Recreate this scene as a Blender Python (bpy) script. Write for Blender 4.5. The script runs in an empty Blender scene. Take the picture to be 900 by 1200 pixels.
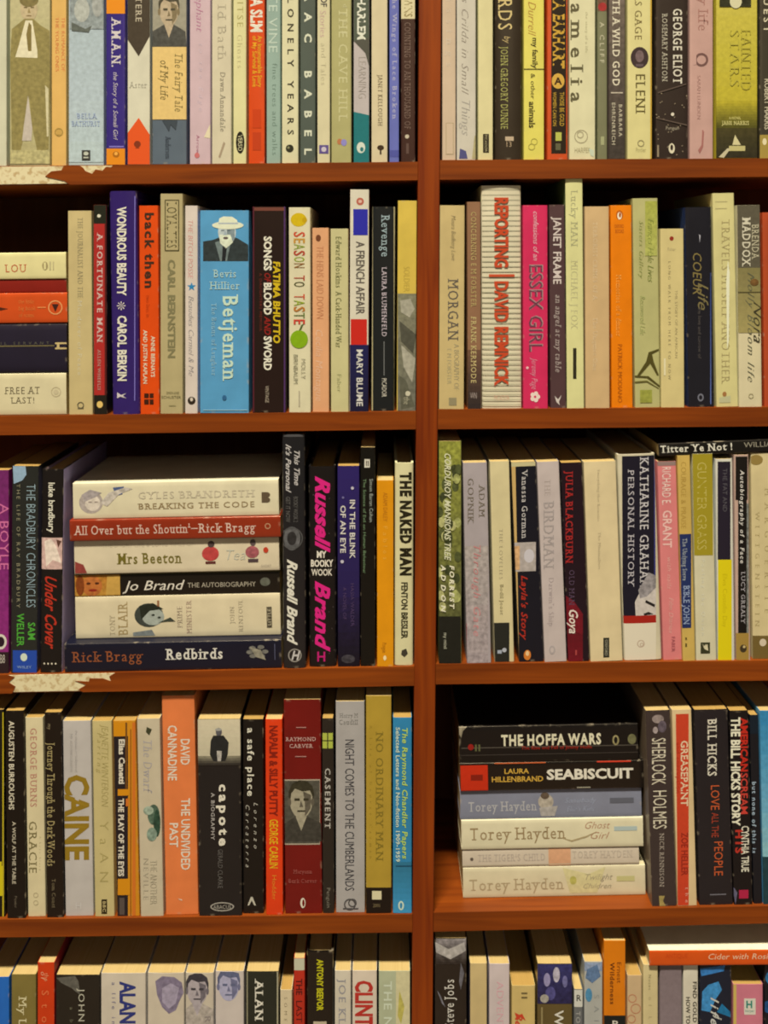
import bpy, bmesh, math, random
from mathutils import Matrix, Vector
random.seed(7)
sc = bpy.context.scene
col = sc.collection

# ------------------------------------------------------------------ camera
K = 1.0 / 1200.0          # metres per photograph pixel on the front plane of the bookcase (Y = 0)
DIST = 0.95               # camera distance from that plane
HX, HY, HZ = 450.0, 300.0, 1.5   # optical axis in the photograph, eye height
cam_d = bpy.data.cameras.new('camera')
cam = bpy.data.objects.new('camera', cam_d); col.objects.link(cam)
cam.location = (0, -DIST, HZ); cam.rotation_euler = (math.pi / 2, 0, 0)
cam_d.sensor_fit = 'HORIZONTAL'; cam_d.sensor_width = 36
cam_d.lens = 36 * (DIST / K) / 900
cam_d.shift_y = -300 / 900
cam_d.clip_start = 0.02
cam_d.dof.use_dof = True; cam_d.dof.focus_distance = 0.80; cam_d.dof.aperture_fstop = 8.0
sc.camera = cam

# ------------------------------------------------------------------ world, lamps, exposure
wd = bpy.data.worlds.new('room_light'); sc.world = wd; wd.use_nodes = True
bg = wd.node_tree.nodes['Background']
bg.inputs[0].default_value = (1.0, 0.80, 0.50, 1); bg.inputs[1].default_value = 0.075
def area(name, loc, target, sx, sy, power, rgb):
    l = bpy.data.lights.new(name, 'AREA'); l.shape = 'RECTANGLE'; l.size = sx; l.size_y = sy
    l.energy = power; l.color = rgb
    o = bpy.data.objects.new(name, l); col.objects.link(o); o.location = loc
    o.rotation_euler = (Vector(target) - Vector(loc)).to_track_quat('-Z', 'Y').to_euler()
    return o
area('ceiling_lamp', (-0.5, -2.45, 7.2), (0, 0, 0.9), 1.5, 0.4, 730, (1.0, 0.80, 0.50))
area('room_fill', (0.3, -3.0, 2.5), (0, 0, 1.3), 1.6, 0.8, 5, (1.0, 0.78, 0.48))  # weak unseen fill added from the front for the room's ambient light
sc.view_settings.view_transform = 'Standard'; sc.view_settings.look = 'None'
sc.view_settings.gamma = 1.0; sc.view_settings.use_curve_mapping = False
sc.view_settings.exposure = 0.28

# ------------------------------------------------------------------ colour: photograph value -> surface colour under this warm light
WB = (0.98, 0.80, 0.47)
def lin(v): return v / 12.92 if v <= 0.04045 else ((v + 0.055) / 1.055) ** 2.4
def C(h):
    r = [lin(int(h[i:i + 2], 16) / 255) for i in (0, 2, 4)]
    return tuple(min(0.86, max(0.004, r[i] / WB[i])) for i in range(3))

# ------------------------------------------------------------------ materials
def new_mat(name):
    m = bpy.data.materials.new(name); m.use_nodes = True
    nt = m.node_tree; b = nt.nodes['Principled BSDF']
    return m, nt, b
def N(nt, t, **kw):
    n = nt.nodes.new(t)
    for k, v in kw.items(): setattr(n, k, v)
    return n
def cover_mat(name, rough, coat, wear):
    m, nt, b = new_mat(name); L = nt.links.new
    at = N(nt, 'ShaderNodeAttribute', attribute_name='Col')
    tc = N(nt, 'ShaderNodeTexCoord')
    sx = N(nt, 'ShaderNodeSeparateXYZ'); L(tc.outputs['Generated'], sx.inputs[0])
    def edge(out, a, bb):
        s = N(nt, 'ShaderNodeMath', operation='SUBTRACT'); L(out, s.inputs[0]); s.inputs[1].default_value = .5
        ab = N(nt, 'ShaderNodeMath', operation='ABSOLUTE'); L(s.outputs[0], ab.inputs[0])
        mr = N(nt, 'ShaderNodeMapRange'); L(ab.outputs[0], mr.inputs[0])
        mr.inputs[1].default_value = a; mr.inputs[2].default_value = bb
        return mr.outputs[0]
    mx = N(nt, 'ShaderNodeMath', operation='MAXIMUM')
    fr = N(nt, 'ShaderNodeMath', operation='LESS_THAN'); L(sx.outputs[1], fr.inputs[0]); fr.inputs[1].default_value = .02
    ex = N(nt, 'ShaderNodeMath', operation='MULTIPLY'); L(edge(sx.outputs[0], .44, .5), ex.inputs[0]); L(fr.outputs[0], ex.inputs[1])
    L(ex.outputs[0], mx.inputs[0]); L(edge(sx.outputs[2], .488, .5), mx.inputs[1])
    nz = N(nt, 'ShaderNodeTexNoise'); L(tc.outputs['Object'], nz.inputs['Vector'])
    nz.inputs['Scale'].default_value = 120; nz.inputs['Detail'].default_value = 3
    th = N(nt, 'ShaderNodeMapRange'); L(nz.outputs[0], th.inputs[0]); th.inputs[1].default_value = .56; th.inputs[2].default_value = .70
    ml = N(nt, 'ShaderNodeMath', operation='MULTIPLY'); L(mx.outputs[0], ml.inputs[0]); L(th.outputs[0], ml.inputs[1])
    m2 = N(nt, 'ShaderNodeMath', operation='MULTIPLY'); L(ml.outputs[0], m2.inputs[0]); m2.inputs[1].default_value = wear
    # faint handling marks
    n2 = N(nt, 'ShaderNodeTexNoise'); L(tc.outputs['Object'], n2.inputs['Vector'])
    n2.inputs['Scale'].default_value = 45; n2.inputs['Detail'].default_value = 4
    r2 = N(nt, 'ShaderNodeMapRange'); L(n2.outputs[0], r2.inputs[0]); r2.inputs[1].default_value = .3; r2.inputs[2].default_value = .7
    r2.inputs[3].default_value = .92; r2.inputs[4].default_value = 1.06
    vm = N(nt, 'ShaderNodeVectorMath', operation='SCALE'); L(at.outputs['Color'], vm.inputs[0]); L(r2.outputs[0], vm.inputs['Scale'])
    mix = N(nt, 'ShaderNodeMix', data_type='RGBA'); L(m2.outputs[0], mix.inputs[0]); L(vm.outputs[0], mix.inputs[6])
    mix.inputs[7].default_value = (*C('b9a67c'), 1)
    L(mix.outputs[2], b.inputs['Base Color'])
    b.inputs['Specular IOR Level'].default_value = .35; b.inputs['Roughness'].default_value = rough; b.inputs['Coat Weight'].default_value = coat
    b.inputs['Coat Roughness'].default_value = .18
    bp = N(nt, 'ShaderNodeBump'); bp.inputs['Strength'].default_value = .12; bp.inputs['Distance'].default_value = .0006
    L(n2.outputs[0], bp.inputs['Height']); L(bp.outputs[0], b.inputs['Normal'])
    return m
M_COVER = {'m': cover_mat('matt_book_cover', .55, 0, .45), 'g': cover_mat('glossy_book_cover', .38, .2, .5),
           's': cover_mat('plastic_sleeved_cover', .22, .7, .4)}
def print_mat():
    m, nt, b = new_mat('printed_ink'); L = nt.links.new
    at = N(nt, 'ShaderNodeAttribute', attribute_name='Col')
    tc = N(nt, 'ShaderNodeTexCoord')
    nz = N(nt, 'ShaderNodeTexNoise'); L(tc.outputs['Object'], nz.inputs['Vector'])
    nz.inputs['Scale'].default_value = 230; nz.inputs['Detail'].default_value = 4
    mr = N(nt, 'ShaderNodeMapRange'); L(nz.outputs[0], mr.inputs[0]); mr.inputs[1].default_value = .3; mr.inputs[2].default_value = .7
    mr.inputs[3].default_value = -1; mr.inputs[4].default_value = 1
    ml = N(nt, 'ShaderNodeMath', operation='MULTIPLY_ADD'); L(mr.outputs[0], ml.inputs[0]); L(at.outputs['Alpha'], ml.inputs[1]); ml.inputs[2].default_value = 1
    vm = N(nt, 'ShaderNodeVectorMath', operation='SCALE'); L(at.outputs['Color'], vm.inputs[0]); L(ml.outputs[0], vm.inputs['Scale'])
    L(vm.outputs[0], b.inputs['Base Color']); b.inputs['Roughness'].default_value = .5; b.inputs['Specular IOR Level'].default_value = .3
    return m
M_PRINT = print_mat()
def page_mat(name, h1, h2):
    m, nt, b = new_mat(name); L = nt.links.new
    tc = N(nt, 'ShaderNodeTexCoord'); mp = N(nt, 'ShaderNodeMapping'); L(tc.outputs['Object'], mp.inputs[0])
    mp.inputs['Scale'].default_value = (2600, 12, 12)
    nz = N(nt, 'ShaderNodeTexNoise'); L(mp.outputs[0], nz.inputs['Vector']); nz.inputs['Scale'].default_value = 1; nz.inputs['Detail'].default_value = 2
    mix = N(nt, 'ShaderNodeMix', data_type='RGBA'); L(nz.outputs[0], mix.inputs[0])
    mix.inputs[6].default_value = (*C(h1), 1); mix.inputs[7].default_value = (*C(h2), 1)
    L(mix.outputs[2], b.inputs['Base Color']); b.inputs['Roughness'].default_value = .8
    bp = N(nt, 'ShaderNodeBump'); bp.inputs['Strength'].default_value = .4; bp.inputs['Distance'].default_value = .0003
    L(nz.outputs[0], bp.inputs['Height']); L(bp.outputs[0], b.inputs['Normal'])
    return m
M_PAGES = [page_mat('cream_paper_block', 'a88844', 'ccb06c'), page_mat('yellowed_paper_block', '946e2c', 'bc964a')]
def wood_mat(name, scale, h1, h2, rough=.46):
    m, nt, b = new_mat(name); L = nt.links.new
    tc = N(nt, 'ShaderNodeTexCoord'); mp = N(nt, 'ShaderNodeMapping'); L(tc.outputs['Object'], mp.inputs[0])
    mp.inputs['Scale'].default_value = scale
    nz = N(nt, 'ShaderNodeTexNoise'); L(mp.outputs[0], nz.inputs['Vector']); nz.inputs['Scale'].default_value = 1
    nz.inputs['Detail'].default_value = 6; nz.inputs['Distortion'].default_value = .6
    n3 = N(nt, 'ShaderNodeTexNoise'); L(tc.outputs['Object'], n3.inputs['Vector']); n3.inputs['Scale'].default_value = 6
    cr = N(nt, 'ShaderNodeMapRange'); L(nz.outputs[0], cr.inputs[0]); cr.inputs[1].default_value = .32; cr.inputs[2].default_value = .68
    mix = N(nt, 'ShaderNodeMix', data_type='RGBA'); L(cr.outputs[0], mix.inputs[0])
    mix.inputs[6].default_value = (*C(h1), 1); mix.inputs[7].default_value = (*C(h2), 1)
    r3 = N(nt, 'ShaderNodeMapRange'); L(n3.outputs[0], r3.inputs[0]); r3.inputs[3].default_value = .75; r3.inputs[4].default_value = 1.25
    vm = N(nt, 'ShaderNodeVectorMath', operation='SCALE'); L(mix.outputs[2], vm.inputs[0]); L(r3.outputs[0], vm.inputs['Scale'])
    L(vm.outputs[0], b.inputs['Base Color']); b.inputs['Roughness'].default_value = rough; b.inputs['Specular IOR Level'].default_value = .3
    bp = N(nt, 'ShaderNodeBump'); bp.inputs['Strength'].default_value = .15; bp.inputs['Distance'].default_value = .0005
    L(nz.outputs[0], bp.inputs['Height']); L(bp.outputs[0], b.inputs['Normal'])
    return m
M_SHELF = wood_mat('varnished_wood_along_shelf', (5, 90, 120), '6a2c06', '883e0a')
M_POST = wood_mat('varnished_wood_along_upright', (120, 90, 5), '6c2604', '8a3a08')
M_BACK = wood_mat('dark_back_board', (60, 60, 4), '5a2c14', '6c3a1c', .8)
def chip_mat():
    m, nt, b = new_mat('bare_chipboard_core'); L = nt.links.new
    tc = N(nt, 'ShaderNodeTexCoord'); nz = N(nt, 'ShaderNodeTexNoise'); L(tc.outputs['Object'], nz.inputs['Vector'])
    nz.inputs['Scale'].default_value = 190; nz.inputs['Detail'].default_value = 5
    mr = N(nt, 'ShaderNodeMapRange'); L(nz.outputs[0], mr.inputs[0]); mr.inputs[1].default_value = .36; mr.inputs[2].default_value = .5
    mix = N(nt, 'ShaderNodeMix', data_type='RGBA'); L(mr.outputs[0], mix.inputs[0])
    mix.inputs[6].default_value = (*C('b89c64'), 1); mix.inputs[7].default_value = (*C('d6c68e'), 1)
    L(mix.outputs[2], b.inputs['Base Color']); b.inputs['Roughness'].default_value = .85
    return m
M_CHIP = chip_mat()
def plain_mat(name, h, rough):
    m, nt, b = new_mat(name); L = nt.links.new
    tc = N(nt, 'ShaderNodeTexCoord'); nz = N(nt, 'ShaderNodeTexNoise'); L(tc.outputs['Object'], nz.inputs['Vector']); nz.inputs['Scale'].default_value = 9
    mix = N(nt, 'ShaderNodeMix', data_type='RGBA'); L(nz.outputs[0], mix.inputs[0])
    c = C(h); mix.inputs[6].default_value = (*[v * .85 for v in c], 1); mix.inputs[7].default_value = (*c, 1)
    L(mix.outputs[2], b.inputs['Base Color']); b.inputs['Roughness'].default_value = rough
    return m

# ------------------------------------------------------------------ photograph pixel -> world, at a given real depth behind the front plane
def kk(Y): return K * (DIST + Y) / DIST
def WX(px, Y=0): return (px - HX) * kk(Y)
def WZ(py, Y=0): return HZ + (HY - py) * kk(Y)

def link_mesh(name, verts, faces, mat, parent=None, smooth=False):
    me = bpy.data.meshes.new(name); me.from_pydata(verts, [], faces); me.update()
    if mat: me.materials.append(mat)
    if smooth: me.shade_smooth()
    o = bpy.data.objects.new(name, me); col.objects.link(o)
    if parent: o.parent = parent
    return o

# ------------------------------------------------------------------ glyph outlines from the built-in font
CH = "ABCDEFGHIJKLMNOPQRSTUVWXYZabcdefghijklmnopqrstuvwxyz0123456789.,!?'&-|:/"
WEIGHTS = {0: 0.0, 1: 0.018, 2: 0.036, 3: 0.06, -1: -0.012}
GL = {}
def build_glyphs():
    tmp = []
    def mk(s, off):
        c = bpy.data.curves.new('t', 'FONT'); c.body = s; c.resolution_u = 2; c.offset = off
        o = bpy.data.objects.new('t', c); col.objects.link(o); tmp.append(o); return o
    per = {(w, ch): mk(ch, off) for w, off in WEIGHTS.items() for ch in CH}
    adv = {ch: mk('H' + ch + 'H', 0) for ch in CH}; hh = mk('HH', 0)
    dg = bpy.context.evaluated_depsgraph_get(); dg.update()
    def get(o):
        e = o.evaluated_get(dg); m = e.to_mesh()
        r = ([(v.co.x, v.co.y) for v in m.vertices], [tuple(p.vertices) for p in m.polygons]); e.to_mesh_clear(); return r
    def width(o):
        v = get(o)[0]; return max(p[0] for p in v) - min(p[0] for p in v)
    w0 = width(hh)
    GL['adv'] = {ch: width(adv[ch]) - w0 for ch in CH}; GL['adv'][' '] = .3
    GL['cap'] = max(p[1] for p in get(per[(0, 'H')])[0])
    xh = max(p[1] for p in get(per[(0, 'x')])[0]); asc = max(p[1] for p in get(per[(0, 'l')])[0])
    for (w, ch), o in per.items():
        vs, fs = get(o)
        GL[(w, ch, 's')] = (vs, fs)
        # bracket-less serifs on the ends of stems
        cnt = {}
        for f in fs:
            for i in range(len(f)):
                e = tuple(sorted((f[i], f[(i + 1) % len(f)]))); cnt[e] = cnt.get(e, 0) + 1
        v2, f2 = list(vs), list(fs)
        for (a, b), n in cnt.items():
            if n != 1: continue
            (x0, y0), (x1, y1) = vs[a], vs[b]
            if abs(y0 - y1) > .006: continue
            if x1 < x0: x0, x1 = x1, x0
            ln = x1 - x0
            if not .04 < ln < .21 + 2 * WEIGHTS[w]: continue
            for lv, sg in ((0, 1), (GL['cap'], -1), (xh, -1), (asc, -1)):
                if abs(y0 - lv) < .03:
                    i = len(v2); t = .06 * sg; s = .11
                    v2 += [(x0 - s, y0), (x1 + s, y0), (x1 + s, y0 + t), (x0 - s, y0 + t)]
                    f2.append((i, i + 1, i + 2, i + 3) if sg > 0 else (i, i + 3, i + 2, i + 1)); break
        GL[(w, ch, 'r')] = (v2, f2)
    for o in tmp:
        c = o.data; bpy.data.objects.remove(o); bpy.data.curves.remove(c)
build_glyphs()

# ------------------------------------------------------------------ print shapes, all in photograph pixels of the spine they are printed on
def T(s, X0, Y0, X1, Y1, c, o='V', w=0, f='s', i=0): return ('T', s, X0, Y0, X1, Y1, c, o, w, f, i)
def R(X0, Y0, X1, Y1, c, m=0): return ('R', X0, Y0, X1, Y1, c, m)
def E(cx, cy, rx, ry, c, m=0): return ('E', cx, cy, rx, ry, c, m)
def O(cx, cy, r, t, c): return ('O', cx, cy, r, t, c)
def G(pts, c, m=0): return ('G', pts, c, m)
def GR(X0, Y0, X1, Y1, c0, c1, m=0, n=10):
    a = [int(c0[i:i + 2], 16) for i in (0, 2, 4)]; b = [int(c1[i:i + 2], 16) for i in (0, 2, 4)]
    r = []
    for k in range(n):
        t = (k + .5) / n
        r.append(R(X0, Y0 + (Y1 - Y0) * k / n, X1, Y0 + (Y1 - Y0) * (k + 1) / n, '%02x%02x%02x' % tuple(int(a[j] + (b[j] - a[j]) * t) for j in range(3)), m))
    return r
def FACE(cx, cy, rx, ry, skin, shade, hair, shirt=None, hat=None):
    r = []
    if shirt:
        r += [G([(cx - rx * 2, cy + ry * 2.3), (cx - rx * 1.6, cy + ry * 1.3), (cx - rx * .4, cy + ry * .85), (cx + rx * .4, cy + ry * .85), (cx + rx * 1.6, cy + ry * 1.3), (cx + rx * 2, cy + ry * 2.3)], shirt, .3),
              G([(cx - rx * .45, cy + ry * .9), (cx + rx * .45, cy + ry * .9), (cx, cy + ry * 1.7)], skin, .2)]
    r += [E(cx, cy, rx * .93, ry, skin, .15), G([(cx + rx * a, cy + ry * b) for a, b in ((-1, 0), (-1.02, -.5), (-.75, -.92), (-.2, -1.12), (.4, -1.1), (.9, -.8), (1.03, -.4), (1, 0), (.86, -.3), (.7, -.55), (.1, -.5), (-.5, -.66), (-.8, -.4), (-.88, 0))], hair, .3), E(cx - rx * .95, cy + ry * .1, rx * .14, ry * .22, shade), E(cx + rx * .92, cy + ry * .1, rx * .14, ry * .22, shade),
          G([(cx + rx * .15, cy - ry * .5), (cx + rx * .8, cy - ry * .3), (cx + rx * .75, cy + ry * .45), (cx + rx * .3, cy + ry * .9), (cx + rx * .3, cy + ry * .2)], shade, .2),
          R(cx - rx * .55, cy - ry * .12, cx - rx * .12, cy + ry * .02, hair), R(cx + rx * .18, cy - ry * .12, cx + rx * .6, cy + ry * .02, hair),
          G([(cx - rx * .02, cy), (cx + rx * .16, cy + ry * .36), (cx - rx * .14, cy + ry * .36)], shade),
          R(cx - rx * .32, cy + ry * .55, cx + rx * .32, cy + ry * .63, hair)]
    if hat: r += [E(cx, cy - ry * .55, rx * 1.7, ry * .28, hat, .1), E(cx, cy - ry * .85, rx * 1.0, ry * .5, hat, .1)]
    return r

def flat(lst):
    out = []
    for a in lst:
        if isinstance(a, list): out += flat(a)
        else: out.append(a)
    return out

def text_polys(s, X0, Y0, X1, Y1, o, w, f, ital):
    if o == 'V': bh, L = abs(X1 - X0), abs(Y1 - Y0)
    elif o == 'H': bh, L = abs(Y1 - Y0), abs(X1 - X0)
    else: bh, L = abs(X1 - X0), abs(Y1 - Y0)
    sc_ = bh / GL['cap']; x = 0; pos = []
    for ch in s:
        pos.append(x); x += GL['adv'].get(ch, .5) + (.1 if f == 'r' and ch != ' ' else 0)
    nat = x * sc_; ratio = L / nat if nat else 1
    if ratio > 1.3:
        st = 1.28; track = (L - nat * st) / max(1, len(s) - 1)
    else: st = ratio; track = 0
    if ratio < .66 and w > 0: w -= 1      # condensed capitals: keep the counters open
    vs, fs = [], []
    for n, ch in enumerate(s):
        g = GL.get((w, ch, f))
        if not g: continue
        b = len(vs)
        for (gx, gy) in g[0]:
            a = (pos[n] + gx + ital * gy) * sc_ * st + track * n; h = gy * sc_
            if o == 'V': vs.append((X0 + h, Y0 + a))
            elif o == 'H': vs.append((X0 + a, Y1 - h))
            else: vs.append((X1 - h, Y1 - a))
        fs += [tuple(i + b for i in q) for q in g[1]]
    return vs, fs

def make_book(name, label, group, w, h, depth, hard, base, side, gloss, mapf, items, loc, rot, pages=0, bulge=None):
    """local frame: x = thickness 0..w, y = 0 at the spine going back, z = 0..h"""
    root = bpy.data.objects.new(name, None); col.objects.link(root)
    root.location = loc; root.rotation_euler = rot; root.empty_display_size = .02
    root['label'] = label; root['category'] = 'book'; root['group'] = group
    t = .0022 if hard else .00045
    if bulge is None: bulge = min(.0022, w * .07) if hard else .00018
    rr = min(w * .16, .0022 if hard else .0009)
    def prof(x):
        u = min(max(x / w, 0), 1); y = bulge * (2 * u - 1) ** 2
        d = min(x, w - x); d = max(d, 0)
        if d < rr: y += rr * (1 - math.sqrt(max(0, 1 - ((rr - d) / rr) ** 2))) * .8
        return y
    xs = [0, rr * .12, rr * .4, rr] + [rr + (w - 2 * rr) * i / 8 for i in range(1, 8)] + [w - rr, w - rr * .4, w - rr * .12, w]
    outer = [(0, depth)] + [(0, depth * .5)] + [(x, prof(x)) for x in xs] + [(w, depth * .5), (w, depth)]
    ti = t * 1.0
    inner = [(ti, depth), (ti, depth * .5)] + [(min(max(x, ti), w - ti), max(prof(x), prof(w / 2)) * .4 + t + prof(x) * .6) for x in xs] + [(w - ti, depth * .5), (w - ti, depth)]
    n = len(outer); zs = [0, h]
    V = []; F = []
    for z in zs:
        V += [(x, y, z) for x, y in outer] + [(x, y, z) for x, y in inner]
    S = 2 * n
    for i in range(n - 1):
        F.append((i, i + 1, S + i + 1, S + i))
        F.append((n + i + 1, n + i, S + n + i, S + n + i + 1))
        F.append((i + 1, i, n + i, n + i + 1))
        F.append((S + i, S + i + 1, S + n + i + 1, S + n + i))
    F.append((0, S, S + n, n)); F.append((n - 1, 2 * n - 1, S + 2 * n - 1, S + n - 1))
    cv = link_mesh('cover', V, F, M_COVER[gloss], root)
    me = cv.data; ca = me.color_attributes.new('Col', 'FLOAT_COLOR', 'CORNER')
    cb, cs = C(base), C(side or base)
    for p in me.polygons:
        c = cs if abs(p.normal.x) > .9 else cb
        for li in p.loop_indices: ca.data[li].color = (*c, 1)
        p.use_smooth = True
    me.set_sharp_from_angle(angle=math.radians(50))
    # paper block
    rc = .003 if hard else .0003
    y0 = bulge + t + .0006; x0, x1 = t + .00008, w - t - .00008; z0, z1 = rc * .6, h - rc; y1 = depth - (.004 if hard else .0006)
    pv = [(x0, y0, z0), (x1, y0, z0), (x1, y1, z0), (x0, y1, z0), (x0, y0, z1), (x1, y0, z1), (x1, y1, z1), (x0, y1, z1)]
    if not hard:   # block swells a little toward the spine
        pv[4] = (x0, y0 - .0005, z1); pv[5] = (x1, y0 - .0005, z1)
    link_mesh('pages', pv, [(0, 3, 2, 1), (4, 5, 6, 7), (0, 1, 5, 4), (1, 2, 6, 5), (2, 3, 7, 6), (3, 0, 4, 7)], M_PAGES[pages], root)
    # print
    items = flat(items)
    def bb(it):
        if it[0] == 'R': return it[1], it[2], it[3], it[4]
        if it[0] == 'E': return it[1] - it[3], it[2] - it[4], it[1] + it[3], it[2] + it[4]
        if it[0] == 'O': return it[1] - it[3], it[2] - it[3], it[1] + it[3], it[2] + it[3]
        return min(p[0] for p in it[1]), min(p[1] for p in it[1]), max(p[0] for p in it[1]), max(p[1] for p in it[1])
    clus, tclus = [], []        # print that touches stays together; each separate picture, band or emblem is its own piece
    for k, it in enumerate(items):
        tx = it[0] == 'T'; b = (min(it[2], it[4]), min(it[3], it[5]), max(it[2], it[4]), max(it[3], it[5])) if tx else bb(it)
        new = [[k], b]; cl_, gp = (tclus, 14) if tx else (clus, 2.5)
        for c in cl_[:]:
            q = c[1]
            if new[1][0] - gp < q[2] and q[0] < new[1][2] + gp and new[1][1] - gp < q[3] and q[1] < new[1][3] + gp:
                new = [new[0] + c[0], (min(new[1][0], q[0]), min(new[1][1], q[1]), max(new[1][2], q[2]), max(new[1][3], q[3]))]; cl_.remove(c)
        cl_.append(new)
    jobs = [(True, set(c[0])) for c in clus] + [(False, set(c[0])) for c in tclus]
    for art, members in jobs:
        bm = bmesh.new(); cl = bm.loops.layers.float_color.new('Col'); used = False
        for k, it in enumerate(items):
            if k not in members: continue
            off = .00010 + .000016 * k; kind = it[0]; m = 0
            if kind == 'T':
                vs, fs = text_polys(it[1], it[2], it[3], it[4], it[5], it[7], it[8], it[9], it[10]); c = it[6]
            elif kind == 'R':
                X0, Y0, X1, Y1, c, m = it[1:]
                vs = [(X0, Y0), (X1, Y0), (X1, Y1), (X0, Y1)]; fs = [(0, 1, 2, 3)]
            elif kind == 'E':
                cx, cy, rx, ry, c, m = it[1:]; q = 20
                vs = [(cx + rx * math.cos(2 * math.pi * a / q), cy + ry * math.sin(2 * math.pi * a / q)) for a in range(q)]; fs = [tuple(range(q))]
            elif kind == 'O':
                cx, cy, r_, tt, c = it[1:]; q = 18
                vs = [(cx + r * math.cos(2 * math.pi * a / q), cy + r * math.sin(2 * math.pi * a / q)) for r in (r_, r_ - tt) for a in range(q)]
                fs = [(a, (a + 1) % q, q + (a + 1) % q, q + a) for a in range(q)]
            else:
                vs, c, m = it[1:]; fs = [tuple(range(len(vs)))]
            rgb = C(c); bv = []
            for X, Y in vs:
                lx, lz = mapf(X, Y)
                bv.append(bm.verts.new((min(max(lx, 0), w), off, min(max(lz, .0001), h - .0001))))
            for f in fs:
                try: fc = bm.faces.new([bv[i] for i in f])
                except ValueError: continue
                used = True
                for lp in fc.loops: lp[cl] = (*rgb, m)
        if used:
            cuts = [rr * .4, rr, w - rr, w - rr * .4]
            if bulge > .0003 or art: cuts += [w * i / 8 for i in range(1, 8)]
            for cx in cuts:
                bmesh.ops.bisect_plane(bm, geom=bm.verts[:] + bm.edges[:] + bm.faces[:], dist=1e-7, plane_co=(cx, 0, 0), plane_no=(1, 0, 0))
            bmesh.ops.triangulate(bm, faces=[f for f in bm.faces if len(f.verts) > 4])
            bm.normal_update()
            for f in bm.faces:
                if f.normal.y > 0: f.normal_flip()
            for v in bm.verts: v.co.y = prof(v.co.x) - v.co.y
            nm = 'cover_print' if art else 'lettering'
            me = bpy.data.meshes.new(nm); bm.to_mesh(me); me.materials.append(M_PRINT)
            o = bpy.data.objects.new(nm, me); col.objects.link(o); o.parent = cv
        bm.free()
    return root

# ------------------------------------------------------------------ the bookcase
def line(p, q): return lambda x: p[1] + (q[1] - p[1]) * (x - p[0]) / (q[0] - p[0])
SHELF = {   # top edge and bottom edge of the front face, in photograph pixels
 'L0': (line((0, -92), (490, -97)), line((0, -69), (490, -75))), 'R0': (line((517, -99), (900, -101)), line((517, -76), (900, -78))),
 'L1': (line((0, 194.5), (490, 189.5)), line((0, 217.5), (490, 211))), 'R1': (line((517, 187.5), (900, 185.5)), line((517, 210.5), (900, 207))),
 'L2': (line((0, 487.5), (490, 482)), line((0, 510), (490, 503))), 'R2': (line((515, 480), (900, 477)), line((515, 503), (900, 499.5))),
 'L3': (line((0, 791), (490, 781)), line((0, 813), (490, 803.5))), 'R3': (line((511, 778.5), (900, 774)), line((511, 802), (900, 797.5))),
 'L4': (line((0, 1077.5), (484, 1071.5)), line((0, 1098.5), (484, 1092.5))), 'R4': (line((508, 1069.5), (900, 1062)), line((508, 1092), (900, 1082))),
 'L5': (line((0, 1380), (484, 1373)), line((0, 1402), (484, 1395))), 'R5': (line((508, 1371), (900, 1365)), line((508, 1393), (900, 1387))),
 'L6': (line((0, 1690), (484, 1684)), line((0, 1712), (484, 1706))), 'R6': (line((508, 1683), (900, 1678)), line((508, 1705), (900, 1700))),
 'L7': (line((0, 1985), (484, 1980)), line((0, 2007), (484, 2002))), 'R7': (line((508, 1980), (900, 1976)), line((508, 2002), (900, 1998)))}
PL = lambda y: 491 - y * 8.6 / 1200        # centre upright, left and right edge
PR = lambda y: 517.3 - y * 10.2 / 1200
XL, XR, DEP = -215, 1115, .20
case = bpy.data.objects.new('bookcase', None); col.objects.link(case); case.location = (0, .1, 0)
case['label'] = 'red-brown varnished wooden bookcase with chipped shelf edges, holding every book'; case['category'] = 'bookcase'
case.empty_display_size = .1
def cparent(o, p=case):
    o.parent = p; o.matrix_parent_inverse = case.matrix_basis.inverted() if p is case else Matrix(); return o
def prism(name, poly, y0, y1, mat, bevel=0):
    """poly in world x,z, counter-clockwise; extruded from y0 to y1"""
    n = len(poly); V = [(x, y0, z) for x, z in poly] + [(x, y1, z) for x, z in poly]
    bm = bmesh.new(); vs = [bm.verts.new(v) for v in V]
    bm.faces.new(vs[:n]); bm.faces.new(vs[n:][::-1])
    for i in range(n): bm.faces.new((vs[i], vs[n + i], vs[n + (i + 1) % n], vs[(i + 1) % n]))
    if bevel: bmesh.ops.bevel(bm, geom=[e for e in bm.edges if all(v.co.y < y0 + 1e-6 for v in e.verts)], offset=bevel, segments=2, affect='EDGES', profile=.5)
    bmesh.ops.recalc_face_normals(bm, faces=bm.faces)
    me = bpy.data.meshes.new(name); bm.to_mesh(me); bm.free(); me.materials.append(mat)
    o = bpy.data.objects.new(name, me); col.objects.link(o); return o
def W(px, py): return (WX(px), WZ(py))
VE = .0008      # thickness of the edge veneer
CHIPTOP = {'L1': [(75, .0), (72, .25), (60, .3), (53, .55), (57, .62), (75, .8), (82, 1.0)],
           'L3': [(135, 0), (128, .2), (130, .45), (120, .3), (105, .28), (104, .45), (88, .4), (101, .62), (92, .85), (97, 1.0)]}
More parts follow.
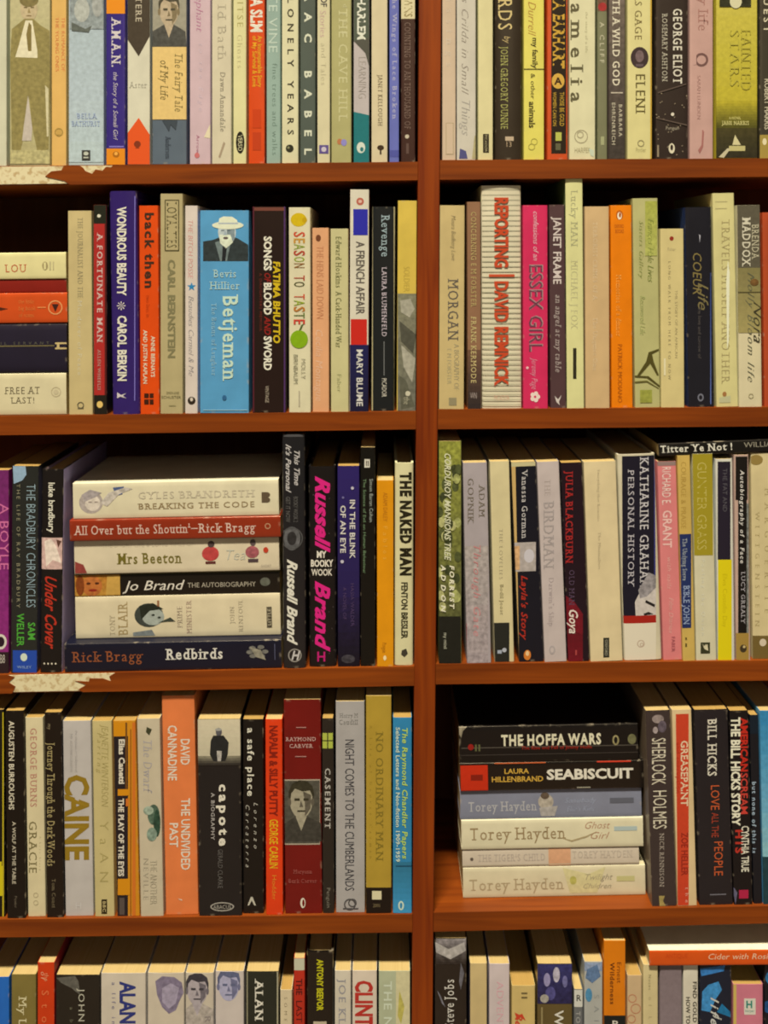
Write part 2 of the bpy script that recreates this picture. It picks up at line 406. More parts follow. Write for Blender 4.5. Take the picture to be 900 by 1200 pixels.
for key, (ft, fb) in SHELF.items():
    a, b = (XL, PL) if key[0] == 'L' else (PR, XR)
    if key[0] == 'L':
        xa, xb_t, xb_b = XL, PL(ft(488)), PL(fb(488))
        core = [W(xa, fb(xa)), W(xb_b, fb(xb_b)), W(xb_t, ft(xb_t)), W(xa, ft(xa))]
    else:
        xb, xa_t, xa_b = XR, PR(ft(512)), PR(fb(512))
        core = [W(xa_b, fb(xa_b)), W(xb, fb(xb)), W(xb, ft(xb)), W(xa_t, ft(xa_t))]
    chipped = key in CHIPTOP
    sh = prism('shelf', core, VE + .0003, DEP, M_SHELF); cparent(sh)
    if chipped:
        cc = [core[0], core[1], core[2], core[3]]
        cl_ = prism('chipboard_core', [W(XL, fb(XL) - 1.5), W(200, fb(200) - 1.5), W(200, ft(200) + .8), W(XL, ft(XL) + .8)], .00045, VE + .0004, M_CHIP)
        cl_.parent = sh; cl_['label'] = 'bare cream chipboard where the veneer is torn off'
    if chipped:
        out = [W(xb_b, fb(xb_b)), W(xb_t, ft(xb_t))]
        pts = [(x, ft(x) + (fb(x) - ft(x)) * f) for x, f in CHIPTOP[key]]
        out += [W(x, y) for x, y in pts]
        left_x = pts[-1][0]
        if key == 'L1':     # small second chip further along the top edge
            nt_ = [(133, 0), (130, .12), (124, .1), (120, .3), (112, .22), (108, .45), (100, .3), (97, .12), (92, 0)]
            out = out[:2] + [W(x, ft(x) + (fb(x) - ft(x)) * f) for x, f in nt_] + out[2:]
        strips = [out]
        if key == 'L3':     # islands of veneer left inside the torn patch
            strips.append([W(0, fb(0)), W(14, fb(14)), W(18, fb(18) - 8), W(10, ft(10) + 9), W(17, ft(17) + 3), W(8, ft(8)), W(-60, ft(-60)), W(-60, fb(-60))])
        else:
            strips.append([W(-160, fb(-160)), W(-50, fb(-50)), W(-45, ft(-45) + 9), W(-55, ft(-55)), W(-160, ft(-160))])
        for s in strips:
            v = prism('edge_veneer', s, 0, VE, M_SHELF); v.parent = sh
    else:
        v = prism('edge_veneer', core, 0, VE + .0002, M_SHELF); v.parent = sh
ytop, ybot = -125, (HZ / K) + HY - 2
def upright(x0f, x1f):
    o = prism('upright', [W(x0f(ybot) , ybot), W(x1f(ybot), ybot), W(x1f(ytop), ytop), W(x0f(ytop), ytop)], -.0006, DEP + .001, M_POST, .0008); cparent(o); return o
upright(lambda y: PL(y) + .15, lambda y: PR(y) - .15)
upright(lambda y: XL - 27, lambda y: XL - .2); upright(lambda y: XR + .2, lambda y: XR + 27)
o = prism('back_panel', [W(XL, ybot), W(XR, ybot), W(XR, ytop), W(XL, ytop)], DEP + .0015, DEP + .008, M_BACK); cparent(o)
o = prism('top_board', [W(XL - 34, ytop - .5), W(XR + 34, ytop - .5), W(XR + 34, ytop - 26), W(XL - 34, ytop - 26)], -.012, DEP + .008, M_SHELF, .001); cparent(o)
o = prism('plinth', [W(XL, ybot), W(XR, ybot), W(XR, ybot - 70), W(XL, ybot - 70)], .02, .036, M_SHELF); cparent(o)
fl = link_mesh('floor', [(-3, -4, 0), (3, -4, 0), (3, .25, 0), (-3, .25, 0), (-3, -4, -.05), (3, -4, -.05), (3, .25, -.05), (-3, .25, -.05)],
               [(0, 1, 2, 3), (7, 6, 5, 4), (0, 4, 5, 1), (1, 5, 6, 2), (2, 6, 7, 3), (3, 7, 4, 0)], plain_mat('brown_floor', '6a5034', .6)); fl['kind'] = 'structure'
wl = link_mesh('wall_back', [(-3, .22, 0), (3, .22, 0), (3, .22, 3), (-3, .22, 3), (-3, .3, 0), (3, .3, 0), (3, .3, 3), (-3, .3, 3)],
               [(0, 1, 2, 3), (7, 6, 5, 4), (0, 4, 5, 1), (1, 5, 6, 2), (2, 6, 7, 3), (3, 7, 4, 0)], plain_mat('cream_wall', 'c0ac80', .8)); wl['kind'] = 'structure'

# ------------------------------------------------------------------ placing books
ROW = {'key': None, 'group': ''}
def row(key, group): ROW['key'] = key; ROW['group'] = group; ROW['prev'] = None
def B(label, x0, x1, ytop, base, items=(), b0=None, hard=False, d=None, side=None, g='m', dep=None, pages=0, bulge=None):
    """a standing book: x0, x1 = its edges at the top, b0 = its left edge at the shelf"""
    ft = SHELF[ROW['key']][0]; Y = (random.uniform(.0012, .0042) if d is None else d / 1000)
    if b0 is None: b0 = x0
    k = kk(Y); w = (x1 - x0 - .8) * k
    xl = WX(b0 + .4, Y)
    lean = math.atan((b0 - x0) / (ft(b0) - ytop))       # positive: top leans to the left
    def zs(x): return WZ(ft(HX + x / K))                 # shelf surface
    zl, zr = zs(xl), zs(xl + w)
    # rotation about +Y by -lean tips the top to the left and lifts the right corner
    zr_off = w * math.sin(lean)
    zb = max(zl, zr - zr_off) + .00008
    h = (WZ(ytop, Y) - zb) / math.cos(lean)
    def mapf(X, Yp):
        wx, wz = WX(X, Y) - xl, WZ(Yp, Y) - zb
        return wx + math.tan(lean) * wz, wz / math.cos(lean)
    name = 'hardback_book' if hard else 'paperback_book'
    if dep is None: dep = (.150 if hard else .128) + random.uniform(-.006, .008)
    return make_book(name, label, ROW['group'], w, h, dep, hard, base, side, g, mapf, items, (xl, Y, zb), (0, -lean, 0), pages, bulge)
def LIE(label, x0, x1, y0, y1, base, items=(), cum=[0], d=3, hard=False, side=None, g='m', dep=None, pages=0, zbase=None, tilt=None, bulge=None):
    """a book lying flat with its spine to the front; cum carries the height of the pile below it"""
    ft = SHELF[ROW['key']][0]; Y = d / 1000; k = kk(Y)
    w = (y1 - y0 - .3) * k; h = (x1 - x0) * k
    phi = math.atan(-(ft(x1) - ft(x0)) / (x1 - x0)) if tilt is None else tilt
    xr = WX(x1, Y)
    zr = (WZ(ft(x1)) if zbase is None else zbase) + cum[0] + .00015
    cum[0] += w + .0002
    def mapf(X, Yp): return (y1 - .15 - Yp) * k, (x1 - X) * k
    name = 'hardback_book' if hard else 'paperback_book'
    if dep is None: dep = (.150 if hard else .128)
    return make_book(name, label, ROW['group'], w, h, dep, hard, base, side, g, mapf, items, (xr, Y, zr), (0, -math.pi / 2 - phi, 0), pages, bulge)

WT, BK, CR = 'ddd0aa', '1c130c', 'd0c08c'
# ================================================================== top shelf, left bay
row('L1', 'books standing on the top shelf left of the upright')
B('pale greenish cream spine at the far left end of the top shelf', -14, 8, -44, 'c6c196', d=2)
B('wide sepia spine printed with a man in a suit and tie, standing', 11, 59, -52, 'b5ab74', [
  GR(11, -50, 59, 192, 'b8ae78', 'aca068', .1), E(34, 11, 10, 14, 'b8a474', .15), R(28, 8, 32, 9.6, '6c5c34'), R(36, 8, 40, 9.6, '6c5c34'), R(31, 18, 37, 19.2, '7c6438'), G([(34, 9), (36, 15), (32.6, 15)], '94804c'), E(34, 0, 11, 8, '7a6c3c', .2),
  G([(29, 22), (39, 22), (48, 30), (58, 36), (59, 110), (57, 175), (44, 178), (38, 150), (34, 112), (30, 150), (24, 178), (14, 175), (12, 70), (14, 34)], '8b7d44', .22),
  G([(30, 24), (38, 24), (44, 60), (44, 68), (18, 67), (22, 54)], 'd8cc9c', .1), G([(34, 26), (37, 30), (37, 60), (33, 60), (31, 40)], '7d6c38', .1),
  G([(33, 112), (38, 150), (37, 165), (26, 165), (28, 148)], 'bcae90', .1), G([(12, 176), (59, 176), (59, 192), (12, 192)], 'b0a468', .3),
  G([(53, 100), (57, 104), (57, 160), (55, 160)], 'c8bc88', .1)], d=2.5, g='g')
B('narrow apricot spine with small red stamped lettering', 60, 78, -46, 'd9ab58', [T('THE ROMANCE OF', 72, 20, 76, 84, 'd5703c', w=-1), T('THE YOUNG ONES', 65, 20, 69, 84, 'd5703c', w=-1), O(69, 155, 5, 1.2, 'a08038'), R(66, 152, 72, 158, 'c09848')], g='g')
B('pale blue-grey spine with a blurred grey photograph at its top', 80, 122, -50, 'a9b4a2', [
  GR(80, -48, 122, 190, 'a0aaa0', 'b0bcae', .12), GR(82, -48, 122, 34, '7c8070', '8c9284', .3), E(96, 12, 9, 14, 'a8a890', .2), G([(84, 26), (100, 34), (108, 30), (104, 38), (84, 36)], '5c6050', .2), E(114, 6, 6, 14, '9c9c88', .2),
  T('BELLA', 90, 133, 114, 139, '8c98a4', 'H', -1, 'r'), T('BATHURST', 84, 142, 118, 148, '8c98a4', 'H', -1, 'r'), R(96, 176, 106, 188, '3a3830'), E(101, 180, 3, 2.2, 'b8b898'), R(98, 184, 104, 185.4, 'b8b898')], g='g')
B('purple spine with orange ends and white spaced capitals', 124, 147, -44, '36286a', [
  R(124, -44, 147, 16, 'dc8418'), R(124, 174, 147, 194, 'dc8418'), T('A.M.A.N.', 131, 22, 141, 80, 'c8bcc8', w=1, f='r'), T('the Story of a Somali Girl', 133, 84, 138, 163, 'c0b4c8', w=0, i=.25), R(128, 171, 145, 172.6, '8070b0'), E(136, 181, 4, 3.6, 'a86414'), E(136, 180, 2, 2, 'e8a440')], g='g')
B('cream spine between a dark arrow point above and an orange-red arrow point below', 149, 176, -44, 'cfc79f', [
  G([(149, -44), (176, -44), (176, 42), (162.5, 66), (149, 46)], '423828', .1), G([(149, 156), (162.5, 138), (176, 158), (176, 192.5), (149, 192.5)], 'd9521c'),
  E(161, 169, 4, 4, '7c3014'), R(158.6, 173, 163.4, 174, '7c3014'), T('Aster', 152, 96, 173, 103, 'a09878', 'H', -1, 'r'), T('CHATTERE', 159, -40, 166, 27, 'bcae88', w=0, f='r')], g='g')
B('slate spine with an old portrait above a tan title panel', 178, 219, -50, '5a6464', [
  R(178, -50, 219, 55, '968e70', .1), FACE(198, 12, 12, 19, 'b09c74', '7c6c48', '4a4430', '4a483c'), R(178, 55, 219, 140, 'd8b668', .06),
  T('The Fairy Tale', 205, 62, 214, 132, '6a5c2c', w=0, f='r', i=.2), T('of My Life', 188, 70, 197, 118, '6a5c2c', w=0, f='r', i=.2),
  G([(190, 141), (208, 141), (206, 152), (200, 146), (198, 154), (194, 147)], '3c4444'), T('Andersen', 194, 160, 200, 186, '3c4448', w=0, f='r')], g='g')
B('lilac pink spine with pink script and a torn cream corner', 222, 247, -46, 'c4a79c', [T('my Elephant', 230, -40, 238, 36, 'b07080', w=-1, i=.3), T('to the Edge', 233, 50, 238, 130, 'cbb4ac', w=-1, i=.3),
  G([(247, 145), (247, 162), (239, 161), (243, 152)], 'd8c898'), T('Arrow', 230, 158, 234, 180, 'ab6470', w=-1), E(231, 182, 3, 3.2, 'c06a60')])
B('light beige spine with thin grey title running down it', 248, 271.5, -48, 'cabd92', [T('The Id Bath', 255, -36, 265, 72, 'a89c78', w=-1, f='r'), T('Dawn Annandale', 258, 84, 264, 155, '8c8264', w=0, f='r', i=.1), G([(262, 166), (264, 168), (258, 185), (256, 184)], 'a08c68')])
B('narrow pale yellow spine with a black oval publisher badge', 273, 289, -42, 'd3c986', [T('ALITSE', 278, -18, 285, 32, 'a49850', w=-1), T('Ghosts', 278, 40, 284, 80, 'c0b478', w=-1), E(281.5, 167, 5, 13, '1c1810'), T('VERSO', 279, 158, 284, 177, 'cfc58a', w=0)])
B('orange-red spine with heavy cream capitals and yellow subtitle', 291, 310.5, -46, 'cf4614', [T('ELLA SLIM', 294, -22, 307, 38, 'd8ceb0', w=2), T('An Incomparable Story', 302, 42, 307, 102, 'dc9c1c', w=1), T('of My Survival & Love', 296, 42, 301, 102, 'dc9c1c', w=1), R(296, 128, 306, 150, 'c03c10'), R(296, 155, 306, 176, 'b83a12')], g='g')
B('narrow pale teal spine with faint white lettering', 312, 329, -40, '8ea288', [T('ATE VINE', 315, -20, 325, 62, 'b4c0a0', w=0), T('fine trees and walks', 319, 74, 325, 182, '70846c', w=-1)])
B('cream spine with widely spaced small black capitals and a black dot', 330, 350, -44, 'cfc691', [T('LONELY YEARS', 337, -3, 344, 158, '3c3824', w=1), E(339.5, 174, 4.6, 4.6, '2c2c1c'), E(338, 173, 1.5, 1.5, '7c7a50')])
B('dark slate green spine with widely spaced cream capitals', 351.5, 370, -44, '4c5444', [T('ISAAC BABEL', 357, -48, 365, 181, 'cac8a0', w=2)])
B('narrow cream spine with a small purple square emblem', 371.5, 387, -40, 'ccc08c', [T('OF', 376, -4, 383, 8, '444038', w=1), T('Stories', 375, 12, 382, 44, 'c09c88', w=-1), T('and Tales', 376, 50, 382, 100, 'bcb080', w=-1), R(374, 170, 385, 180, '5c4c78'), E(379.5, 175, 3, 3, 'c0b4b0')])
B('olive-sage spine with tall faint cream capitals', 388, 412, -47, 'a79f60', [T('THE CAVE HILL', 397, 10, 407, 144, 'c0b87c', w=0, f='r'), T('Reading', 402, -30, 407, 40, 'c4bc84', w=-1), E(398, 166, 3, 3.5, 'b07040'), E(403, 167, 3.4, 4, '8880a8')], g='g')
B('grey and teal spine with white condensed capitals at its top', 414, 433, -44, 'b3a794', [R(414, -44, 433, 48, '4e5440'), G([(414, 48), (433, 44), (433, 78), (428, 62)], '4e4c3c'), T('MY HARLEM', 419, -26, 428, 47, 'd2ceb0', w=2),
  T('LEARNING', 420, 66, 429, 116, 'a0957f', w=-1), G([(414, 131), (433, 135), (433, 190.5), (414, 190.5)], '1c6c64', .05), E(423, 173, 5, 6.5, 'c8ccb0'), E(424, 175, 2, 2.6, '1c6c64')], g='g')
B('beige spine with small dark lettering and a tiny palm emblem', 435, 454.5, -46, 'cbba88', [T('JANET KELLOUGH', 443, 88, 448, 148, '6c5c3c', w=0, f='r'), R(445, 172, 447, 181, '3c2c18'), E(446, 173, 4, 3, '3c2c18')])
B('narrow periwinkle blue spine with pale lettering', 456, 468, -40, '62689c', [T('and the Wings of Lace Broken', 460, -30, 465, 140, 'b0acc0', w=0, f='r'), R(456, 176, 468, 184, '4c5088')], g='g')
B('dark brown spine with a cream top, last before the upright', 469.5, 487, -46, '3a2118', [R(469.5, -46, 487, 22, 'cdbf88'), T('CROWNS', 474, -22, 483, 20, '8c7c48', w=1), T('COUNTING TO AN THOUSAND OF', 474, 26, 481, 152, '7c6450', w=-1, f='r'), E(477, 160, 2.4, 2.4, 'bcae88'), R(476, 168, 479, 180, '5c4638')], b0=469.5, g='g')

# ================================================================== top shelf, right bay
row('R1', 'books standing on the top shelf right of the upright')
B('beige-pink spine standing first after the upright on the top shelf', 518, 534.5, -44, 'c5ac84', [T('Blessings', 523, -30, 531, 80, 'c8b490', w=-1, f='r'), R(522.5, 144, 531.5, 181, 'a49064'), R(523.2, 144.8, 530.8, 180.2, 'c5ac84')], b0=518)
B('grey-cream spine with thin grey handwriting and a blue corner', 535, 558, -46, 'c2b898', [T('Les Crilda in Small', 541, -20, 549, 108, '8c8068', w=-1, i=.4), T('Things', 541, 114, 551, 158, 'a09880', w=-1, i=.3), G([(538, 186), (539, 174), (546, 177), (548, 186)], '4c4c6c'), G([(556, 160), (558, 158), (558, 186), (553, 186)], 'a89c68', .2)])
B('plain cream spine with one small black box near the foot', 560, 578, -42, 'd0c384', [R(566, 157, 573, 179, '2c2414'), T('PICADOR', 568, 158, 571, 178, 'b8ac78', w=-1)])
B('blackish brown spine with large tan serif capitals', 580, 612, -52, '32281a', [T('WORDS', 584, -40, 600, 37, 'c8b06c', w=0, f='r'), T('by', 591, 42, 598, 50, 'b49c60', w=0, i=.2), T('JOHN GREGORY DUNNE', 587, 55, 595, 152, 'a09c50', w=0, f='r'), R(592, 160, 602, 165, 'b8a078'), T('13', 592, 166, 600, 172, 'a89068', 'H')], g='g', hard=True, pages=1)
B('pale yellow spine with handwritten and typed words and a thin cross line', 613.5, 638, -44, 'd6c855', [T('Gerald Durrell', 619, -40, 628, 40, 'a87830', w=-1, i=.35), T('my family', 624, 44, 630, 80, '3c3414', w=1), R(613.5, 80.4, 638, 81.8, '5c5420'), T('& other', 622, 86, 627, 116, '4c4418', w=0), T('animals', 620, 119, 627, 150, '3c3414', w=1), O(626, 166, 4, .9, 'a89c40'), O(623, 172, 4, .9, 'a89c40')], g='g')
B('red-orange spine with a black panel of gold lettering', 641, 665.5, -46, 'c14a1c', [R(646, -44, 663.5, 180, '241a10'), T('AMELIA EARHART', 648.5, -38, 661, 80, 'c09430', w=2), E(654, 95, 7.5, 9, 'c89c3c'), T('A', 650, 91, 658, 99, '3c2410', 'H', 2),
  T('WOMEN CAN ON', 648, 108, 652, 148, 'c49c30', w=0), T('THOSE BE GOLD', 656, 108, 661, 148, 'c49c30', w=0), R(651, 155, 658, 165, 'b0b048'), R(651, 168, 657, 176, '5c5838')], g='g')
B('wide pale cream spine with large black lower-case serif letters', 667, 698, -50, 'd0c791', [T('amelia', 669, 4, 683, 122, '5c5434', w=1, f='r'), T('the story of a life', 686, 14, 689, 62, 'a89e6c', w=-1), O(681, 160, 8, 1, 'a4986c'), O(680, 158, 4, 1, 'a4986c'), T('HARPER', 673, 173, 692, 179, 'a49868', 'H', 0), G([(690, 174), (696, 176), (696, 184), (692, 182)], 'bcc49c')])
B('grey-green narrow spine with a red flower at the top', 700, 712, -44, '74724c', [R(700, -44, 712, 13, '6c4c34', .3), E(706, 8, 5, 5, '9c2c28', .2), T('A CLIFF', 703, 26, 708, 74, 'c0b88c', w=0), R(704, 160, 708, 170, '9c9c68')], g='g')
B('grey-brown spine with white serif capitals and a short cross line', 713.5, 733, -48, '6a5a4a', [GR(713.5, -40, 733, 186, '746450', '3c342a', .25), T('WITH A WILD GOD', 718, -18, 726, 102, 'd0c49c', w=1, f='r'), R(716, 108, 730, 109.4, 'bcae8c'), T('BARBARA', 725, 122, 729, 160, 'c4b890', w=0), T('EHRENREICH', 717, 120, 721, 170, 'c4b890', w=0)], g='g')
B('pale yellow-cream spine with a dark oval portrait badge', 735, 764.5, -48, 'd0c37a', [T('NICHOLAS GAGE', 744, -60, 752, 48, '746434', w=0, f='r'), E(749.5, 67.5, 10.5, 12.5, '3a2c28'), E(749.5, 66, 5, 7, '6c5850', .3), R(745, 75, 754, 78, '5c4c48'), T('ELENI', 745, 86, 756, 134, '5c5024', w=0, f='r'), O(751, 168, 4, 1, '8c8050'), T('Panther', 745, 173, 757, 178, '9c9058', 'H', -1), R(762, -48, 764.5, 186, 'bf9a34')], g='g')
B('black-brown speckled spine with two columns of white serif capitals', 768, 806.5, -50, '2e231b', [T('GEORGE ELIOT', 789, 10, 799, 99, 'cdc3a0', w=1, f='r'), T('ROSEMARY ASHTON', 776, 16, 782, 96, 'b4aa88', w=0, f='r'), T('Penguin', 780, 148, 796, 152, '9c9070', 'H', 0),
  [E(769 + 37 * random.random(), 100 + 82 * random.random(), .7, .7, '8c7c5c') for _ in range(26)], G([(771, 108), (804, 98), (804, 99), (771, 109.4)], '5c4c3c'), G([(770, 138), (805, 146), (805, 147.4), (770, 139)], '5c4c3c'), E(788, 134, 2, 2, 'd0c4a0'), E(787, 174, 3.6, 6, 'd0c498'), E(787, 173, 1.6, 3.4, '2e231b'), R(770, 170, 772, 184, '8c7c5c')], g='g', pages=1)
B('dusty pink spine with a dark broken ring', 808, 836, -46, 'b9917a', [T('of my life', 818, -40, 830, 38, '9c6c58', w=-1, f='r'), O(822, 70, 8, 2.6, '6c4c40'), R(813, 64, 816, 76, 'b9917a'), T('SARAH LUNDEN', 817, 88, 821, 140, 'a87c68', w=-1), G([(823, 152), (825, 154), (824, 172), (820, 180), (818, 176), (822, 170)], '9c6454')])
B('wide lime-yellow photographic spine darkening to brown at the foot', 839, 888, -48, 'bdae30', [GR(839, -48, 888, 118, 'bfb048', 'b4a42c', .1), GR(839, 118, 888, 150, 'b0a028', '4c4818', .15), GR(839, 150, 888, 185, '443c1c', '2c2818', .2), R(843, -48, 880, 8, '2c2c18', .4), E(862, 2, 7, 8, 'c8c08c'),
  T('FAINTED', 868, 34, 880, 108, 'a89a34', w=-1, f='r'), T('STARS', 855, 34, 866, 104, 'ac9f38', w=-1, f='r'), T('A NOVEL', 854, 137, 868, 140, 'd8cc70', 'H'), T('JANE HARRIS', 846, 142, 878, 146.5, 'd8cc78', 'H', 0, 'r'), R(854, 171, 873, 177, 'b8ac68'), G([(858, 170), (861, 158), (868, 170)], 'c8bc80'), G([(842, 184), (852, 174), (856, 174), (848, 185)], 'bcb080')], g='s')
B('dark olive spine with a mustard foot at the right edge of the photo', 890, 914, -46, '3c3626', [R(890, 158, 914, 185.5, '9c8438'), E(896, 166, 2.5, 4, 'd8c890'), T('THE QUEST', 895, -60, 902, 38, 'c4b88c', w=1), T('ROBERT HARRIS', 896, 92, 902, 152, 'b8ac84', w=1)], g='g')

# ================================================================== second shelf, left bay
row('L2', 'books piled flat at the left of the second shelf')
cum = [0]
LIE('cream book lying at the bottom of the pile left of the second shelf', -130, 78, 436, 485, 'cfc18c', [T('FREE AT', 6, 452, 48, 460, '6c6040', 'H', 0, 'r'), T('LAST!', 13, 464, 42, 471, '6c6040', 'H', 0, 'r'), O(66, 458, 6, 1.2, 'b8a878'), E(66, 458, 3, 3, 'bfb080')], cum, d=3)
LIE('navy blue hardback with gold marks lying in the pile at left', -132, 78.5, 376, 435, '1b1624', [R(-60, 402, 64, 403.4, '6c6038'), R(65, 399, 79, 401, 'c0a868'), R(65, 405, 79, 407, 'c0a868'), R(67, 401, 70, 405, 'c0a868'), T('THE NAKED CIVIL SERVANT', -80, 398, 58, 401, '5c5844', 'H', 0)], cum, d=2.5, hard=True, bulge=.0008)
LIE('orange-red book with a ring emblem lying in the pile at left', -128, 79, 339.5, 375, 'c54a18', [G([(-5, 355), (10, 358), (-5, 361)], '4c2010'), T('the little', 22, 347, 40, 352, 'd07834', 'H', -1), T('big book', 22, 355, 42, 360, 'd07834', 'H', -1), T('of notes', 22, 363, 40, 368, 'd07834', 'H', -1), O(65, 357, 8.5, 1.4, 'd89050'), G([(61, 353), (69, 353), (65, 362)], '3c1c14'), R(44, 356, 54, 357.4, 'd88040')], cum, d=2.5, g='g')
LIE('thin dark red book lying in the pile at left', -125, 78, 322.5, 338.5, '7e160c', [], cum, d=4)
LIE('pale yellow book with a red word, topmost of the pile at left', -120, 77.5, 290, 321.5, 'd6c983', [T('LOU', 6, 304, 32, 313, 'b85c34', 'H', 0, 'r'), T('MARY', -50, 304, -6, 313, 'b85c34', 'H', 0, 'r'), E(53, 306, 3.4, 5, '9c8c58'), R(51.6, 302, 54, 310, 'd6c983'), R(58, 301, 60, 311, 'b8ac74'), R(62, 301, 63.4, 311, 'b8ac74')], cum, d=3)
row('L2', 'books standing on the second shelf left of the upright')
B('tan-cream leaning spine right beside the flat pile', 79, 107.5, 247, 'bfaa6c', [T('THE JOURNALIST AND THE', 91, 255, 97, 350, '8c8058', w=-1, f='r'), T('Murderer of Peace', 91, 352, 96, 440, 'd0c498', w=-1), O(94.5, 475, 4, 1.2, '5c5438'), R(91, 478, 98, 479.4, '5c5438')], b0=80.5, pages=1)
B('narrow red spine with black ends and a gold seal, spaced white capitals', 109, 125, 240, 'a82a22', [R(109, 240, 125, 262, '1e2014'), R(109, 463, 125, 487, '1c1810'), R(122.6, 262, 125, 463, '501814'), T('A FORTUNATE MAN', 114, 274, 120, 402, 'c8a890', w=1, f='r'), T('ALLEN WHEELIS', 114.5, 410, 118, 458, 'b89078', w=0, f='r'), E(116, 253, 2.2, 2, 'd0c8a0'), E(117, 474, 3.6, 4, 'd8b45c')], b0=109.5, g='g', side='1c1c14', pages=1)
B('tall shiny purple hardback with white condensed capitals', 127, 160, 224, '311f58', [T('WONDROUS BEAUTY', 137.5, 243, 147.5, 346, 'd6cdc4', w=2), [G([(142 + 5 * math.cos(a) - .7 * math.sin(a), 358.5 + 5 * math.sin(a) + .7 * math.cos(a)), (142 + 5 * math.cos(a) + .7 * math.sin(a), 358.5 + 5 * math.sin(a) - .7 * math.cos(a)), (142, 358.5)], 'd0c4c0') for a in [k * math.pi / 4 for k in range(8)]],
  T('CAROL BERKIN', 138, 370, 148, 447, 'd6cdc4', w=2), G([(137, 460), (142, 463), (148, 461), (144, 464), (148, 467), (141, 465), (137, 467)], 'c8bcc0'), R(157.2, 230, 158.2, 470, '7c70b8')], b0=131, hard=True, g='s')  # thin pale strip along the right edge: sleeve sheen painted as colour
B('bright orange spine with black lower-case serif title', 162.5, 185.5, 241, 'd6480c', [T('back then', 170, 249, 180, 340, '3c2414', w=2, f='r'), T('two lives in', 171, 346, 176, 372, 'b83c0c', w=-1), T('ANNE BERNAYS', 177, 394, 181.5, 442, 'd8c89c', w=1), T('AND JUSTIN KAPLAN', 168, 387, 172.5, 450, 'd8c89c', w=1), R(169, 461, 174.4, 474, '3c1808'), R(175.4, 461, 180, 474, '3c1808'), R(169, 466.8, 180, 468, 'd6480c')], b0=164.2, g='g')
B('tan-olive spine whose top word sits in a dark frame', 187.5, 214.5, 227, 'ac9c66', [R(193, 234, 210, 294.5, '4c4424'), R(194.2, 235.4, 208.8, 293, 'ac9c66'), T('LOYALTIES', 195.5, 237, 207, 291.5, '4c4424', w=0, f='r'), T('CARL BERNSTEIN', 197, 304, 205, 420, '7a7248', w=2), T('SIMON AND', 195, 459, 210, 462, '5c5430', 'H', 0), T('SCHUSTER', 189, 464, 212, 467, '5c5430', 'H', 0), R(198, 475, 206, 476, '887c4c')], pages=1)
B('narrow off-white spine with a small blue star', 216.5, 232, 241, 'cfbfa2', [T('THE BITCH POSSE', 220.5, 257, 226, 326, 'cc8c78', w=-1, i=.15), G([(224.5 + (5.4 if k % 2 == 0 else 2.2) * math.sin(k * math.pi / 5), 336 - (5.4 if k % 2 == 0 else 2.2) * math.cos(k * math.pi / 5)) for k in range(10)], '2c7c9c'), T('Beaudies Carmel & Me', 221, 346, 227, 440, '8c8478', w=-1, i=.35), E(224.5, 469.5, 4.6, 4.6, '2c2418'), E(224.5, 468, 1.8, 2.2, 'c8b898')], g='g')
B('wide sky-blue spine with a photo of a laughing man in a white hat', 234, 292, 246.5, '5493b4', [
  G([(238, 283), (250, 281), (262, 276), (278, 279), (291, 287), (291, 306), (238, 306)], '2c3430', .3), G([(252, 284), (262, 281), (270, 286), (266, 306), (258, 306)], '687468', .2), G([(261, 288), (266, 290), (264, 306), (260, 306)], '1c2020'),
  E(266, 272, 10.5, 15, 'b4bcb0', .15), G([(266, 266), (275, 268), (275, 280), (268, 287), (266, 280)], '7c8880', .2), G([(257, 275), (270, 275), (273, 284), (265, 291), (258, 285)], 'd0d4c4', .2), E(264.5, 279, 3, 1.5, '5c5048'), R(259, 269.6, 263, 270.6, '54605c'), R(266, 269.6, 270, 270.6, '54605c'), G([(264, 270), (266, 275.5), (262, 275.5)], '98a49c'),
  E(267, 264, 18.5, 4.6, 'd8dcc8', .05), G([(256, 263), (257, 256), (262, 253.6), (272, 254), (278, 258), (279, 264)], 'd8dcc8', .05), R(256, 261, 279, 262.6, 'a0a8a0'),
  T('Bevis', 250, 316, 278, 325, 'a8c4b8', 'H', 0, 'r'), T('Hillier', 246, 330, 282, 339, 'a8c4b8', 'H', 0, 'r'), T('Betjeman', 261.5, 346, 278.5, 447, 'bcd0c0', w=1, f='r'), T('The Bonus of Laughter', 248, 355, 253.5, 441, '98bcb8', w=-1, f='r'), E(263, 466, 2.6, 3, '2c5c78'), R(238, 480, 290, 481, '8cb4bc')], g='g', pages=1)
B('thick blackish brown spine with yellow and white heavy capitals', 295.5, 335, 242, '22140f', [R(295.5, 242, 298, 484, '501c24'), R(332.6, 242, 335, 484, '4c2c54'), R(298, 243, 333, 247, '6c3c2c'), T('FATIMA BHUTTO', 320.5, 306, 328, 402, 'c8a818', w=2, i=.1), T('SONGS', 309.5, 277, 318, 317, 'd8d0b0', w=2), T('OF', 310, 319, 317, 330, '8c2018', w=1, i=.25), T('BLOOD', 309.5, 331, 318, 369, 'd8d0b0', w=2), T('AND', 310, 371, 317, 392, '8c2018', w=1, i=.25), T('SWORD', 309.5, 394, 318, 434, 'd8d0b0', w=2), T('A DAUGHTERS MEMOIR', 304, 320, 307, 388, '783024', w=-1), T('VINTAGE', 311, 452, 315, 472, 'a89878', w=0)], g='g', pages=1)
